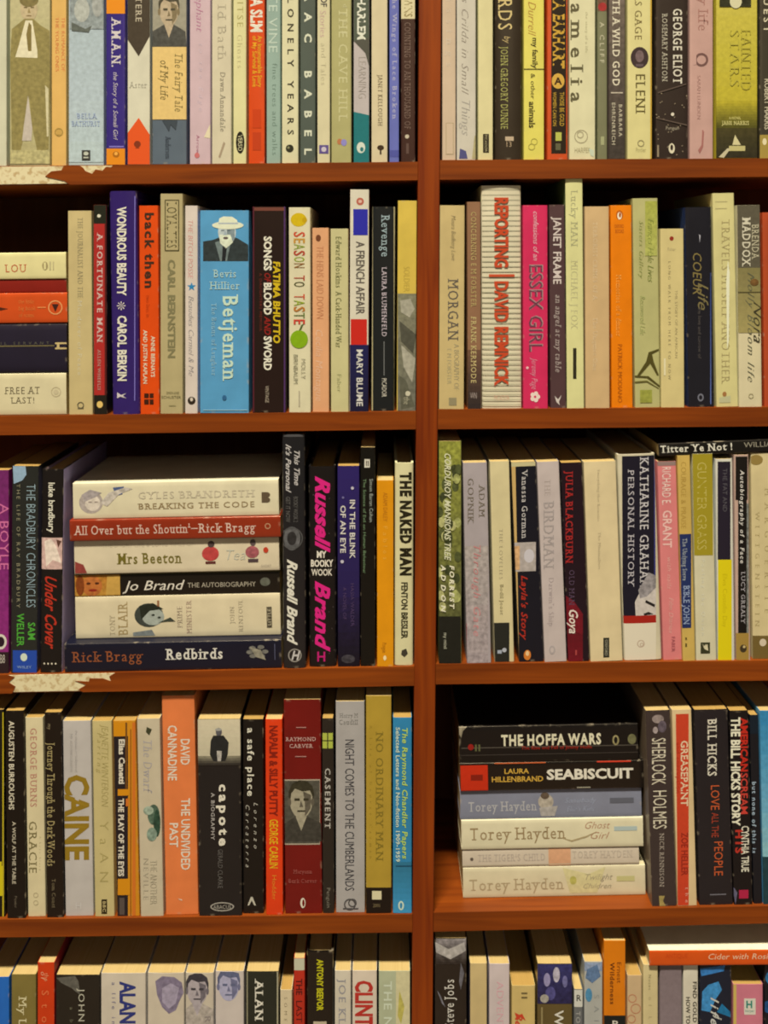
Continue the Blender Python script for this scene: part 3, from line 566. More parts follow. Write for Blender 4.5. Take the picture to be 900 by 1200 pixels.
B('cream spine with fruit pictures and multicoloured capitals', 338, 364, 243, 'd2c795', [E(350, 257.5, 9.4, 8, 'c8a810', .1), E(357, 258, 3, 3, 'b89408'),
  [T(ch, 344.5, 271.5 + 7.3 * n, 357, 278 + 7.3 * n, c, w=1) for n, (ch, c) in enumerate(zip('SEASON TO TASTE', ['c04828', 'b8842c', '7c8c1c', 'a83c24', '8c9c24', '8c5c24', '', 'a83c24', '4c4c24', '', 'c04828', '8c9c1c', 'b06c24', '5c6c2c', 'c03c28'])) if ch != ' '],
  E(350.5, 397.5, 10.4, 10.6, '7ca010', .08), G([(350, 388), (353, 381), (356, 379), (353, 386)], '4c5c24'), T('MOLLY', 353, 420, 358, 444, '8c8460', w=-1), T('BIRNBAUM', 344, 415, 349, 450, '6c6848', w=-1), R(350, 458, 351.4, 476, 'a89c78')], b0=338.5, g='g')
B('shorter peach spine with faint pink script', 365.5, 385.5, 267, 'd59a64', [E(373, 279, 3, 4, '6c3c20'), T('THE HENS LAID DOWN', 371, 288, 379, 374, 'b87448', w=-1, i=.1), T('Cecilia Montague', 370, 385, 378, 470, 'e0b488', w=-1, i=.2)], b0=366)
B('shorter pale green-yellow spine with small dark green serif title', 387, 408.5, 268, 'c0b678', [T('Edward Hoskins', 393.5, 277, 400, 338, '5c5c2c', w=0, f='r'), T('A Cack-Handed War', 393.5, 342, 400, 408, '5c5c2c', w=0, f='r'), T('Faber', 395, 438, 400, 460, '8c8850', w=-1)], b0=387.5)
B('tall white spine with blue and red blocks above a navy foot', 410, 433, 222, 'cfc5a0', [E(422, 236, 4.4, 4.4, 'b05c44'), E(422, 236, 2.2, 2, 'd0a888'), R(414, 245, 431, 275.5, '28288c'), T('A FRENCH AFFAIR', 417.5, 283, 427, 368, '5c5444', w=1), R(411, 374, 430, 404, 'c02418'), GR(410, 404, 433, 484, '1c1c44', '14142c'), T('MARY BLUME', 418, 409, 425, 476, 'cac4b4', w=1)], b0=409, g='g', side='b0583c')
B('black spine with a thin cream border and pale blue serif title', 435.5, 464, 242, '191c1a', [R(435.5, 242, 437, 484, 'a89c68'), R(461.4, 242, 464, 484, 'b4a874'), T('Revenge', 447, 252, 456.5, 302, '98a89c', w=0, f='r'), T('LAURA BLUMENFELD', 447.5, 313, 453, 395, 'c4b4ac', w=0, f='r'), R(449.6, 400, 450.6, 440, '6c6c60'), T('PICADOR', 447.5, 443, 453, 465, 'c8c0a0', w=1)], b0=434, hard=True, g='g', bulge=.0007)
B('yellow spine over a grey photo of folded cloth, last before the upright', 466, 489, 235, 'cdaf44', [T('SOLDIER', 473, 312, 480, 342, 'b4983c', w=-1), GR(466, 344, 489, 483, '7c7858', '686650', .25), G([(469, 352), (481, 350), (486, 362), (480, 372), (470, 366)], '9c9678', .2), G([(468, 376), (488, 392), (484, 414), (470, 400)], '4c4a38', .2), G([(470, 404), (487, 420), (483, 448), (473, 430)], 'a09a7c', .2), G([(468, 440), (476, 446), (486, 476), (470, 480)], '585640', .2), E(478, 461, 3, 3, 'c0b890'), T('the', 473, 465, 480, 474, 'b4ac84', w=-1)], b0=464.5, g='g')

# ================================================================== second shelf, right bay
row('R2', 'books standing on the second shelf right of the upright')
B('tan-cream spine with small italic line above black serif capitals, beside the upright', 515, 545, 240.5, 'bfa767', [T('Moura Budberg Love', 529, 252, 534, 305, '6c6040', w=-1, i=.3), T('MORGAN', 525, 327, 537, 400, '5c5444', w=0, f='r'), T('A BIOGRAPHY OF', 532, 403, 538, 457, '9c9068', w=-1), T('E M FORSTER', 524, 408, 529, 450, 'ac9f70', w=-1), R(526, 466, 535, 475, '8c8058')], b0=514, pages=1)
B('taupe spine turning dark at the foot, with pale yellow serif line', 547, 563.5, 236.5, '8a6442', [GR(547, 410, 563.5, 480, '6c4c34', '2c2420', .1), T('CONCERNING E M FORSTER', 552, 248, 558, 360, 'b49c5c', w=0, f='r'), T('FRANK KERMODE', 552, 371, 558, 450, 'c4b06c', w=0, f='r'), T('WN', 551, 460, 559, 467, 'a0907c', 'H')], b0=548, g='g')
B('wide tall cream spine with grey stripes and red condensed capitals', 563.5, 611, 217.5, 'd2c597', [[R(565, y, 611, y + 1.1, 'a8a078') for y in range(222, 478, 6)], T('REPORTING', 580, 231, 595, 314, 'bc4420', w=2), R(573, 321.5, 603, 324.5, 'c04c28'), T('DAVID REMNICK', 580, 329, 595, 451, 'bc4420', w=2), T('PICADOR', 579, 463, 597, 469, 'd09c74', 'H', -1)], b0=564.5, hard=True, dep=.15, bulge=.0012, side='a8a070')
B('hot pink spine with white script and dark distressed capitals', 612.5, 642, 240.5, 'cb2a4e', [T('confessions of an', 625, 247, 631, 305, 'd8a8a0', w=0, i=.3), T('ESSEX GIRL', 620.6, 309, 636, 412, '9c8474', w=1), T('ESSEX GIRL', 620, 309.5, 635.4, 412.5, '6c3440', w=0), T('Jeremy Page', 623, 420, 630, 456, 'dc9898', w=-1, i=.3), [E(627 + 3.4 * math.cos(a), 465 + 3.8 * math.sin(a), 2.6, 2.8, 'e0c8b0') for a in [k * math.pi / 2.5 for k in range(5)]], E(627, 465, 1.4, 1.4, 'cb2a4e'), E(618, 431, 1.6, 1.6, 'e0b0a0')], b0=613, g='g')
B('plum-brown spine with white capitals followed by italics', 643, 662, 240, '4e3632', [T('JANET FRAME', 648.5, 255, 657.5, 333, 'c8b8a0', w=1), T('an angel at my table', 651, 345, 657.5, 437, 'a89884', w=0, f='r', i=.25), G([(650, 464), (654, 468), (658, 463), (655, 471), (656, 475), (652, 471)], 'c4b8a0')], b0=645, g='g')
B('tallest pale lime-cream spine on the second right shelf, small black box low down', 662, 683, 209.5, 'd0c980', [T('Lucky MAN', 669, 223, 677, 290, '9c9868', w=-1, f='r'), T('MICHAEL J FOX', 669, 305, 677, 386, 'b8b078', w=-1, f='r'), R(671.5, 408, 675.5, 444, '2c2818')], b0=664, side='4c5c34')
B('plain beige spine with pale lettering left of the orange one', 685, 714, 242, 'c5a36a', [T('TERRORIST CRIMES OF A', 695, 260, 700, 352, 'd4ba88', w=-1, f='r'), T('The Unquiet One', 695, 372, 700, 435, 'd4ba88', w=-1, f='r')], b0=686)
B('bright orange paperback with a tiny white bird emblem at its top', 715, 740.5, 240.5, 'e07806', [E(726, 252, 4.2, 5.6, 'b85c08'), E(726, 253, 2.6, 4.4, 'e8d8b0'), E(726.5, 252, 1.3, 3, 'a04c10'), T('OXFORD', 720, 263, 731, 267, 'a85010', 'H', 0), T('BOOKS', 721, 269, 731, 273, 'a85010', 'H', 0), T('Memories of a dinner', 722, 322, 728, 395, 'f0a040', w=-1, f='r'), T('PATRICK MODIANO', 724, 403, 729, 472, 'b05808', w=0)], b0=716.5, g='g')
B('sage green spine with green handwriting and a drawn twig', 741, 771, 232.5, 'b2ab68', [GR(756, 236, 770, 300, 'a0a040', 'a8a850', .2), T('Frances Hale Lives', 759, 256, 766, 330, '747c30', w=-1, i=.4), T('Sisters Gallery', 749, 258, 754, 325, '8c9044', w=-1, i=.4), T('Recovered Life', 750, 346, 756, 392, '9ca058', w=-1, i=.3),
  G([(760, 413), (772, 409), (772, 411), (764, 415), (766, 424), (772, 440), (770, 440), (762, 426), (748, 442), (746, 441), (757, 424)], '4c4418'), G([(744, 440), (760, 441), (773, 452), (773, 454), (758, 443), (744, 442)], '4c4418'), G([(744, 447), (758, 446), (772, 455), (772, 456), (758, 448), (744, 449)], '605824'), R(750, 457, 764, 472, '909038', .2)], b0=744, g='s')
B('short cream-yellow spine with a small red dot and thin grey lines of type', 773.5, 801.5, 268, 'cab772', [E(787, 279.5, 2.4, 2.6, '8c2c1c'), T('Faber', 782, 290, 792, 294, 'a89868', 'H', -1), T('THE STORY OF AN AFRICAN', 791, 340, 794, 420, '9c8c5c', w=-1), T('LONG WALK FROM HERE TO NOW', 783, 306, 786, 445, '988858', w=-1), R(778, 420, 780, 440, 'd8cc98')], b0=774.5)
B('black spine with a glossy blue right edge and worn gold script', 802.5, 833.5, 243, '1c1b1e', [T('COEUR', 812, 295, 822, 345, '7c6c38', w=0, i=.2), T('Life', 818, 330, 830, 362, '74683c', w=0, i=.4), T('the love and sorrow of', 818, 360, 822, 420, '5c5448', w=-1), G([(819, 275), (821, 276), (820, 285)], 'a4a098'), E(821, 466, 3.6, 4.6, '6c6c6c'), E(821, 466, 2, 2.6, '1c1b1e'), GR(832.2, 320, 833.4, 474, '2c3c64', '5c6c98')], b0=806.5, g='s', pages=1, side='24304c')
B('tall pale yellow spine with thin brown capitals and a painted gloss streak', 834.5, 860.5, 226.5, 'cdc179', [R(838, 236, 852, 237, 'b0a468'), R(838, 244, 852, 245, 'b0a468'), T('TRAVELS MYSELF ANOTHER', 845.5, 257, 855, 450, 'a09058', w=-1, f='r'), G([(853, 305), (855, 320), (854, 400), (852, 410), (851, 330)], 'dcd8c0'), E(849, 462, 2.4, 3, '9c6c38'), G([(843, 466), (856, 464), (856, 472), (843, 472)], 'b4b07c')], b0=839.5, g='s')  # the long pale streak is a gloss highlight put into the print colour
B('spine banded dark olive, khaki and cream with overlaid handwriting', 863.5, 891, 240.5, 'cdbf8c', [R(863.5, 240.5, 892, 314, '57503a', .12), GR(863.5, 314, 892, 390, '7a7040', '9c8e50', .08), R(863.5, 342, 892, 343.4, '4c4424'), T('BRENDA', 881, 263, 889, 304, 'b8ae84', w=0, f='r'), T('MADDOX', 870, 255, 879, 312, 'c8bf98', w=1, f='r'), T('Nora', 883, 352, 894, 400, '383420', w=0, i=.5), T('Molly Bloom life', 876, 318, 884, 446, '5c5c40', w=-1, i=.5), E(884, 331, 5, 4, '6c4c24', .3), O(880, 464, 3, .8, 'a49868')], b0=866, g='g')
B('rust red spine cut by the right edge of the photo, second shelf', 893, 922, 249, 'a8421c', [T('THE', 902, 260, 912, 290, 'd0a070', w=1)], b0=895.5)

# ================================================================== third shelf, left bay
row('L3', 'books standing on the third shelf at its left end')
B('magenta-purple spine at the left end of the third shelf', -16, 10.5, 551, '702050', [GR(-14, 551, 12.5, 787, '6c2454', '8c2868', .2), T('A BOYLE', 0, 590, 10, 668, 'c86888', w=0), E(1, 752, 7, 9, 'cfc4a4'), E(1, 752, 4.4, 6, '2c1820'), R(-14, 764, 12.5, 790, '2c1c1c'), T('B8', 0, 767, 6, 777, 'b8ac90', 'H', 1)], g='g', pages=1)
B('dark slate spine with tall greyish capitals, green name and a blue foot', 14, 45.5, 546, '25261f', [R(15, 762, 46, 790, '22448c'), G([(15, 546), (30, 546), (31, 556), (26, 563), (16, 567)], '8ca4a8', .1), T('THE BRADBURY CHRONICLES', 31, 567, 41.5, 712, '90a49c', w=-1), T('THE LIFE OF RAY BRADBURY', 19.5, 567, 23.5, 712, '8c8460', w=0), T('SAM', 33, 729, 41, 750, '4c9c30', w=1), T('WELLER', 20, 719, 28, 757, '4c9c30', w=1), E(28, 770, 4, 4.6, 'c8d0d0'), T('WILEY', 20, 780, 37, 783, '8ca0c0', 'H')], b0=12, g='g', pages=1)
B('black spine with a cream photo strip and red brush lettering', 48.5, 75, 550, '171310', [R(48.5, 630, 75, 667, 'c8a48c', .25), G([(52, 634), (60, 631), (66, 640), (72, 660), (62, 656), (54, 664)], 'e0ccb0', .2), G([(66, 632), (72, 634), (68, 642)], '5c3c2c'), T('luke bradbury', 57, 565, 64, 624, 'd8d0ac', w=1), T('Under Cover', 53, 673, 66, 757, 'b0301c', w=1, i=.5), [E(52 + 4.4 * k, 777.5, 1.1, 1.1, 'c8bc98') for k in range(4)]], b0=46, hard=True, g='g', bulge=.0006, side='a896a8')
row('L3', 'books piled flat on the third shelf left')
cum = [0]
LIE('dark navy paperback with orange and cream words, bottom of the third-shelf pile', 76, 330, 752.5, 786, '12131f', [T('Rick Bragg', 85, 762, 168, 774, '8c4c28', 'H', 0, 'r'), T('Redbirds', 195, 761, 263, 773, 'd0c8ac', 'H', 1, 'r'), [E(302 + 9 * math.cos(a), 766 + 6 * math.sin(a), 4, 2.4, '6c6858', .3) for a in (0, 1, 2.2, 3.1, 4, 5.2)], G([(293, 760), (306, 764), (312, 776), (300, 772)], '8c8468', .3), R(322, 757, 323, 776, '4c4c58')], cum, d=2.2, g='g', pages=0)
LIE('thick cream spine with a boy\'s photo and sideways words, in the third-shelf pile', 89, 329, 696, 745.5, 'd2c190', [T('TONY', 129, 718, 135, 742, '9c8c64', 'U', -1, 'r'), T('BLAIR', 139, 703, 150, 742, '9c8450', 'U', 0, 'r'),
  E(175, 719, 17, 14, '3c4034', .2), E(180, 721, 13, 10, '9ca088', .15), G([(164, 708), (180, 705), (192, 712), (176, 714), (166, 724)], '24281c', .2), E(180, 719, 2, 1.2, '2c3024'), E(187, 722, 2, 1.2, '2c3024'), G([(186, 728), (200, 722), (206, 727), (196, 727)], '3c4030'), G([(156, 739), (178, 736), (182, 743), (156, 743)], '74786c', .2), R(185, 702, 187.4, 709, '8c5c34'),
  T('PRIME', 208, 708, 214, 734, 'b09c78', 'U', -1, 'r'), T('MINISTER', 219, 702, 225, 741, 'b09474', 'U', -1, 'r'), T('JOHN', 270, 710, 275, 730, 'b4a47c', 'U', -1, 'r'), T('RENTOUL', 280, 702, 285, 740, 'b4a47c', 'U', -1, 'r'), R(313, 712, 319, 736, '4c4430'), T('LITTLE', 314, 714, 318, 734, 'bcae84', 'U', 0)], cum, d=14)
LIE('black spine with an orange face photo and white handwritten words, in the third-shelf pile', 87.5, 328, 669.5, 696.5, '14110c', [GR(88, 671, 141, 696, 'a86c24', 'b88430', .3, 3), E(108, 684, 12, 12, 'b4682c', .3), E(104, 681, 2.6, 1.4, '4c2410'), E(114, 681, 2.6, 1.4, '4c2410'), E(109, 689, 5, 1.6, '8c2818'), E(94, 683, 5, 12, '7c3c14', .3), G([(126, 672), (141, 672), (141, 695), (124, 695)], 'c09440', .1),
  T('Jo Brand', 146, 679, 214, 690, 'd8ccac', 'H', 0, 's', .3), T('THE AUTOBIOGRAPHY', 220, 682.5, 300, 688, 'a89c7c', 'H', 0), E(311, 683, 6, 5, '5c5c48', .3), R(88, 668.5, 328, 671, '4c4418')], cum, d=14, g='s', pages=1)
LIE('cream spine with green serif lettering and small red dresses, in the third-shelf pile', 87.5, 327.5, 627.5, 667.5, 'd0bf92', [T('THE SHORT LIFE & LONG TIMES OF', 120, 632, 228, 636.5, 'bcac84', 'H', -1), T('Mrs Beeton', 138, 644, 214, 656, '6c6020', 'H', 1, 'r'), G([(88, 652), (98, 656), (102, 666), (88, 666)], '8c3c30', .2), E(247, 646, 10, 8.5, 'b44038', .2), E(248, 635, 4, 4, '4c3c34', .2), R(241, 655, 253, 658, '5c2c24'), T('Tea', 262, 642, 288, 654, 'b8b494', 'H', -1, 's', .3), E(296, 645, 8, 7, '9c5450', .3), E(297, 634, 3.4, 4, '5c4c44', .2), R(291, 653, 303, 657, '4c3c38'), E(312, 643, 3, 3.4, 'b83c20'), T('SHORT', 306, 660, 318, 663, 'a89878', 'H')], cum, d=12)
LIE('thin brick-red spine with cream serif words, in the third-shelf pile', 82, 329, 602.5, 627.5, '8a2c12', [T("All Over but the Shoutin'", 88, 609.5, 224, 620, 'd4b494', 'H', 0, 'r'), R(224, 614.5, 232, 615.5, 'd4b494'), T('Rick Bragg', 233, 609.5, 300, 620, 'd4b494', 'H', 0, 'r'), O(314, 614, 3.4, 1, 'b88c60')], cum, d=9, g='s')
LIE('cream spine with a sketched figure and grey serif capitals, topmost of the third-shelf pile', 86, 327, 560, 602.5, 'd3c696', [E(107, 583, 14, 13, 'a89a84', .35), E(109, 584, 9, 9, 'cfc0a0', .2), G([(96, 574), (106, 568), (120, 572), (112, 577), (100, 582)], '9c9080', .3), R(104, 582, 108, 583.4, '8c7c68'), R(111, 582, 115, 583.4, '8c7c68'), G([(133, 566), (146, 565), (144, 574), (136, 576)], '4c5870', .2), G([(118, 584), (128, 572), (148, 566), (156, 568), (140, 574), (126, 588)], 'bcb094', .3),
  T('GYLES BRANDRETH', 162, 572, 300, 580, 'beb088', 'H', 0, 'r'), T('BREAKING THE CODE', 162, 585.5, 300, 592, '8c7448', 'H', 0, 'r'), R(307, 575, 312, 587, '5c4c34'), E(313, 578, 4, 3, '5c4c34'), E(313, 584, 4, 3, '5c4c34')], cum, d=12)
row('L3', 'books standing on the third shelf just left of the upright')
B('tall black spine with grey and cream brush script and a ringed letter', 330, 357.5, 509, '1d1c1b', [R(330, 509, 357.5, 512, '4c4a44'), T('This Time', 345, 526, 351, 568, 'b8b09c', w=1, i=.4), T("It's Personal", 335, 520, 341, 575, 'b8b09c', w=1, i=.4), T('BOOKY WOOK 2', 344, 582, 349, 612, '605c50', w=0), T('GET IT NOW', 335, 582, 340, 612, '605c50', w=0), E(342, 631, 10, 14, '58564e', .4), E(342, 631, 5.5, 8, '2c2a26', .3), O(342, 631, 13, 1.4, '4c4a42'), T('Russell Brand', 337, 655, 348, 751, 'd4ccb0', w=2, i=.45), O(345.5, 768, 8, 1.4, '8c8470'), T('H', 341, 763, 350, 773, 'b8b09c', 'H', 2, 's', .3)], b0=331.5, hard=True, g='s', bulge=.0012)
B('thick black spine with hot pink brush script and three white words', 361, 393.5, 547, '15110f', [T('Russell', 370, 557, 386, 640, 'd0206c', w=2, i=.4), T('MY', 371, 646, 382, 653.5, 'd8ccac', 'H', 2), T('BOOKY', 364, 656.5, 390, 664, 'd8ccac', 'H', 2), T('WOOK', 365, 667, 389, 674.5, 'd8ccac', 'H', 2), T('Brand', 370, 680, 386, 756, 'd0206c', w=2, i=.4), T('H', 371, 764, 382, 775, 'b81c60', 'H', 1), [E(362 + 30 * random.random(), 552 + 220 * random.random(), .5, .5, '5c5048') for _ in range(20)]], b0=362, hard=True, g='g', bulge=.0012, pages=1)
B('purple spine fading to dark with two columns of white spaced capitals', 395, 421.5, 546, '261c48', [GR(395, 546, 421.5, 700, '2a1e54', '241a40'), GR(395, 700, 421.5, 782, '241a3c', '120e14', .2), T('IN THE BLINK', 410, 585, 416, 654, 'ccc4b4', w=1), T('OF AN EYE', 399, 592, 405, 648, 'ccc4b4', w=1), E(413, 572, 1.8, 1.8, 'b8b0b8'), E(401, 658, 2, 2, 'b8b0b8'), E(402, 583, 1.4, 1.4, '6c6484'), T('HASIA WALDER', 411, 683, 415, 734, '54405c', w=-1), T('A NOVEL OF', 402, 688, 406, 726, '54405c', w=-1), E(408, 772, 8, 5, '3c3838', .5)], b0=395.5, g='g', pages=1)
B('narrow tall black spine with a white box at top and small green type', 422, 440, 524, '0e0d09', [R(427, 538, 433.5, 548, 'c8c0a0'), R(429, 540, 430, 546, '3c3828'), R(431, 540, 432, 546, '3c3828'), T('Simon Baron Cohen', 433, 561, 437, 612, 'a0a48c', w=0), T('The Science of Evil on Human Behaviour', 425.5, 561, 429, 672, '6c8458', w=0)], b0=422.2, g='g', hard=False)
B('shorter amber-orange spine with faint lettering', 441.3, 461.5, 563, 'd88c0c', [T('ADAM DALEY', 449, 577, 454, 611, 'b46c10', w=0), T('Fables', 449, 616, 454, 656, 'e4a838', w=-1), T('Penguin', 448, 753, 453, 765, 'a06410', w=-1), E(451, 771, 1.8, 3, 'e8d090')], b0=441.5, g='g')
B('pale cream spine with heavy black condensed serif capitals beside the upright', 462.5, 485, 542.5, 'cdc389', [T('THE NAKED MAN', 469.5, 554, 481.5, 676, '24200f', w=3, f='r'), T('FENTON BRESLER', 470.5, 682, 477.5, 748, '3c3820', w=2), G([(471, 762), (476, 760), (478, 766), (474, 770), (470, 767)], '3c3828')], b0=462, hard=True, bulge=.0008)

# ================================================================== third shelf, right bay
row('R3', 'books standing on the third shelf right of the upright')
B('tall mottled green spine with cream italic capitals and black foot', 513.8, 541, 517, '76743c', [GR(511.5, 517, 540, 725, '8c8c34', '56562c', .45), [E(513 + 25 * random.random(), 530 + 190 * random.random(), 4, 6, random.choice(['3c4020', '9c9c54', '4c5028', 'aca864']), .4) for _ in range(34)], R(511.5, 722, 540, 780, '1c1c14', .1), T('CORDUROY MANSIONS TREE', 521, 530, 528, 655, 'ccc898', w=1, i=.3), T('FORREST', 527, 662, 532, 712, 'dcd4a8', w=2, i=.2), T('ADDON', 517, 662, 522, 716, 'dcd4a8', w=2, i=.2), T('my mind', 520, 741, 524, 760, 'b8b490', w=0)], b0=514, g='g', hard=False)
B('lilac-grey spine with thin dark capitals and smeared pink script', 542, 571, 542.5, 'a3978a', [GR(542.5, 640, 572, 779, 'a39784', '9a8c80', .3), T('ADAM', 561, 569, 568, 607, '746850', w=-1, f='r'), T('GOPNIK', 548, 560, 555, 614, '746850', w=-1, f='r'), T('Through Gate', 555, 636, 563, 745, 'bc7c70', w=0, i=.3), G([(545, 730), (547, 732), (547, 762), (545, 764)], 'a03038')], b0=547, g='g')
B('cream spine with a small grey title and a black foot', 573.5, 597, 541, 'cdbd83', [R(573.5, 730, 597, 781, '24241c'), T('THE LOVELIES', 585, 620, 589, 680, '9c9068', w=-1, f='r'), T('Bodil Joost', 586, 685, 590, 721, '807448', w=0, f='r'), R(583, 762, 588, 766, '9ca09c'), E(591, 762, 2.6, 2.6, 'a8a8a0')], b0=579.5, g='g')
B('black-panelled spine with tan left border, white name above, red script below', 598.5, 628, 542, '12131a', [R(598.5, 542, 604, 782, 'bf9c58'), R(598.5, 542, 628, 547, 'bcb078'), R(602, 636, 628, 670, 'a89c88', .15), R(600, 640, 609, 668, 'c89c64', .3), E(620, 652, 6, 8, 'c0b8b0'), T('Vanessa Gorman', 611.5, 552, 618, 632, 'c4bca8', w=0, f='r'), T("Layla's Story", 611, 674, 618, 748, 'a82c1c', w=1, f='s', i=.35), E(618, 768, 4.2, 6, 'c87428'), E(618, 766, 2, 3, 'e0b878')], b0=608, g='g')
B('pale lilac-white spine with tall faint grey serif capitals', 628.7, 655.3, 541.5, 'baaa96', [T('THE', 638, 562, 645, 582, 'a89884', w=-1, f='r'), T('BIRDMAN', 637, 588, 649, 668, '9c9080', w=0, f='r'), T("Darwin's Ship", 643, 677, 649, 735, 'a49484', w=-1, f='r'), E(647, 762, 3.6, 5, 'a49888'), E(647, 762, 2, 3, 'baaa96')], b0=638, g='g')
B('maroon-black spine with red capitals above white script and red foot', 657, 682.5, 542.5, '1e0f16', [GR(657, 735, 683, 781, '5c1018', '6c141c', .1), G([(660, 698), (672, 704), (683, 720), (683, 745), (664, 735)], '6c141c', .2), T('JULIA BLACKBURN', 663, 553, 671, 661, '9c2420', w=1, f='r'), T('OLD MAN', 667, 668, 673, 710, '54404c', w=0, f='r'), T('Goya', 667, 713, 677, 742, 'd8c8b0', w=1, i=.3), R(674, 762, 676, 768, 'a04038')], b0=665.5, g='g', pages=1)
B('wide cream leaning spine with one tiny line of type and a dark box low down', 683.5, 722, 541.5, 'd3be86', [T('Everything that Remains', 700, 551, 703, 612, 'a8986c', w=-1, f='r'), T('The Minimalists', 701, 624, 704, 668, 'a8986c', w=-1, f='r'), R(707, 748, 714, 771, '2c2c20'), T('OXFORD', 709, 750, 712, 769, 'a8a07c', w=0)], b0=691.8, g='g')
B('thick navy-black spine in a cream border with a red stripe and white foot', 723, 768, 533, 'c9bc90', [R(729, 535, 769, 722, '17151f'), R(766.8, 535, 768.4, 722, '3c3c70'), T('KATHARINE GRAHAM', 750, 537, 760, 692, 'c4bcac', w=0, f='r'), T('PERSONAL HISTORY', 736, 551, 743, 688, 'b4aca0', w=0, f='r'), G([(745, 722), (744, 706), (750, 694), (760, 684), (769, 682), (769, 722)], 'c0b49c', .15), G([(748, 692), (760, 672), (769, 676), (769, 690), (758, 700), (750, 702)], '8c8478', .4), G([(757, 704), (768, 710), (767, 713), (756, 707)], '24201c'), G([(754, 720), (760, 718), (766, 721), (755, 722)], '24201c'),
  R(725, 722, 769, 731, '9c2014'), R(725, 731, 769, 781, 'd4c7a0'), O(751, 755, 4.4, 1, 'b09878'), O(752, 756, 2.2, .8, 'b09878')], b0=731.5, hard=True, g='g', bulge=.001)
B('rose pink spine with white condensed capitals and faint script', 770, 792.5, 541, 'd0786c', [R(770.5, 541, 793, 546, '8c7464'), T('RICHARD E.', 776, 547, 786, 592, 'e0c4a8', w=1), T('GRANT', 777, 598, 787, 642, 'e0b49c', w=1), T('with nails', 782, 652, 787, 690, 'e0a890', w=-1, i=.3), T('Film Diaries', 784, 700, 789, 742, 'e0a890', w=-1, i=.3), T('FABER', 787, 746, 791, 764, '9c4c4c', w=0)], b0=777.2, g='g')
B('narrow mustard-tan spine with a dark blue title panel', 793.5, 809, 534, 'c3a24c', [T('COURAGE & PRAISE', 798, 541, 804, 620, 'a88434', w=-1), R(795, 626, 810, 736, '1f2c50'), T('The Undying Steve', 800, 631, 805, 681, 'a4a898', w=0, f='r'), T('BIBLE JOHN', 801, 686, 808, 732, '8894a0', w=1), R(803, 747, 805, 750, '5c4c20'), R(803, 754, 805, 758, '5c4c20')], b0=800, g='g')
B('spine mustard-green above and cream below with tall pale capitals', 811, 835.5, 532, 'c9bf91', [R(810.5, 532, 835.5, 651, '98871e'), T('GÜNTER GRASS'.replace('Ü', 'U'), 817, 541, 828, 645, 'b8a850', w=-1), T('Peeling the Onion', 822, 655, 826, 745, 'd8d0ac', w=-1), R(821, 753, 832, 766, '34341c'), G([(824, 758), (829, 755), (830, 763), (826, 761)], 'c8bc8c'), T('V', 823, 755, 827, 759, 'c8bc8c', 'H')], b0=815.6, g='g')
B('white-bordered spine with a dark purple panel above a bright yellow one', 838, 858.5, 538, 'c9c3a4', [R(841, 541, 856, 656, '211b24'), R(841.5, 656, 857.5, 776, 'd3bf10'), T('THE FAT AND', 847, 549, 852, 600, '54504c', w=0), T('Elvis Costello Day', 847, 672, 852, 735, 'b8a408', w=-1)], b0=841, g='g')
B('black-centred spine with pinkish photo borders and white typed letters', 860, 877.5, 533, 'b8987c', [R(862, 535, 876, 586, '14110e'), R(865, 586, 875, 742, '14110e'), R(875, 590, 877.5, 742, '747464', .5), R(860, 742, 877.5, 778, '9c7c34'), T('Autobiography of a Face', 867.5, 551, 872, 660, 'ccc4ac', w=1, i=.15), T('LUCY GREALY', 868.5, 670, 873, 731, 'a8a094', w=0, f='r'), E(871, 760, 4, 4.6, '3c301c'), E(872, 758, 1.6, 1.6, 'c0a868')], b0=862.5, g='g')
B('cream spine with an olive foot at the right edge, third shelf', 879.5, 914, 531, 'c8b57a', [E(886, 539, 8, 6, '8c7438'), T('WITTGENSTEIN', 885, 600, 890, 735, 'a8945c', w=-1, f='r'), T('MARGUERITE', 896, 572, 902, 720, 'a8945c', w=-1, f='r'), R(879.5, 745, 914, 778, '6c5828'), E(894, 753, 4, 4.4, 'c8b890')], b0=882)
row('R3', 'books standing on the third shelf right of the upright')
zt = WZ(531.2, .004)
LIE('black book lying across the tops of the upright books, white serif words', 772, 968, 516.5, 531.5, '15130f', [T('Titter Ye Not !', 774, 519, 860, 527, 'd4ccb0', 'H', 1, 'r'), T('WILLIAM HALL', 872, 519, 940, 525, '8c8468', 'H', 0)], [0], d=3, zbase=zt + .0004 + .0034, g='g', dep=.12, tilt=math.atan(5.5 / 130))

# ================================================================== fourth shelf, left bay
row('L4', 'books standing on the fourth shelf left of the upright')
B('black spine with yellow fragments at the left end of the fourth shelf', -26, 4.5, 832, '17120a', [R(-26, 1015, 4.5, 1050, 'c8b414'), R(-4, 1010, 2, 1034, 'c8b414'), R(2.8, 835, 4.5, 1076, 'b8a41c')], b0=-24, pages=1)
B('black spine with widely spaced cream typewriter capitals', 5.5, 28, 833, '120e0a', [T('AUGUSTEN BURROUGHS', 10.5, 845, 16.5, 949, 'd0c49c', w=1), T('A WOLF AT THE TABLE', 14.5, 963, 18.5, 1036, 'b8ac88', w=1), T('Picador', 17, 1050, 20, 1064, '6c6048', w=0)], b0=8, g='g', pages=1)
B('narrow cream spine with red then dark serif capitals', 29, 50.5, 841, 'd0c08a', [T('GEORGE BURNS', 35.5, 853, 43, 947, 'b0765c', w=0, f='r'), T('GRACIE', 34, 962, 43, 1025, '74683c', w=0, f='r'), T('A Love Story', 46, 980, 48, 1020, 'bcac78', w=-1), O(42, 1049, 3, .8, 'b0a070'), O(42, 1058, 3, .8, 'b0a070')], b0=32.5, g='g', pages=1)
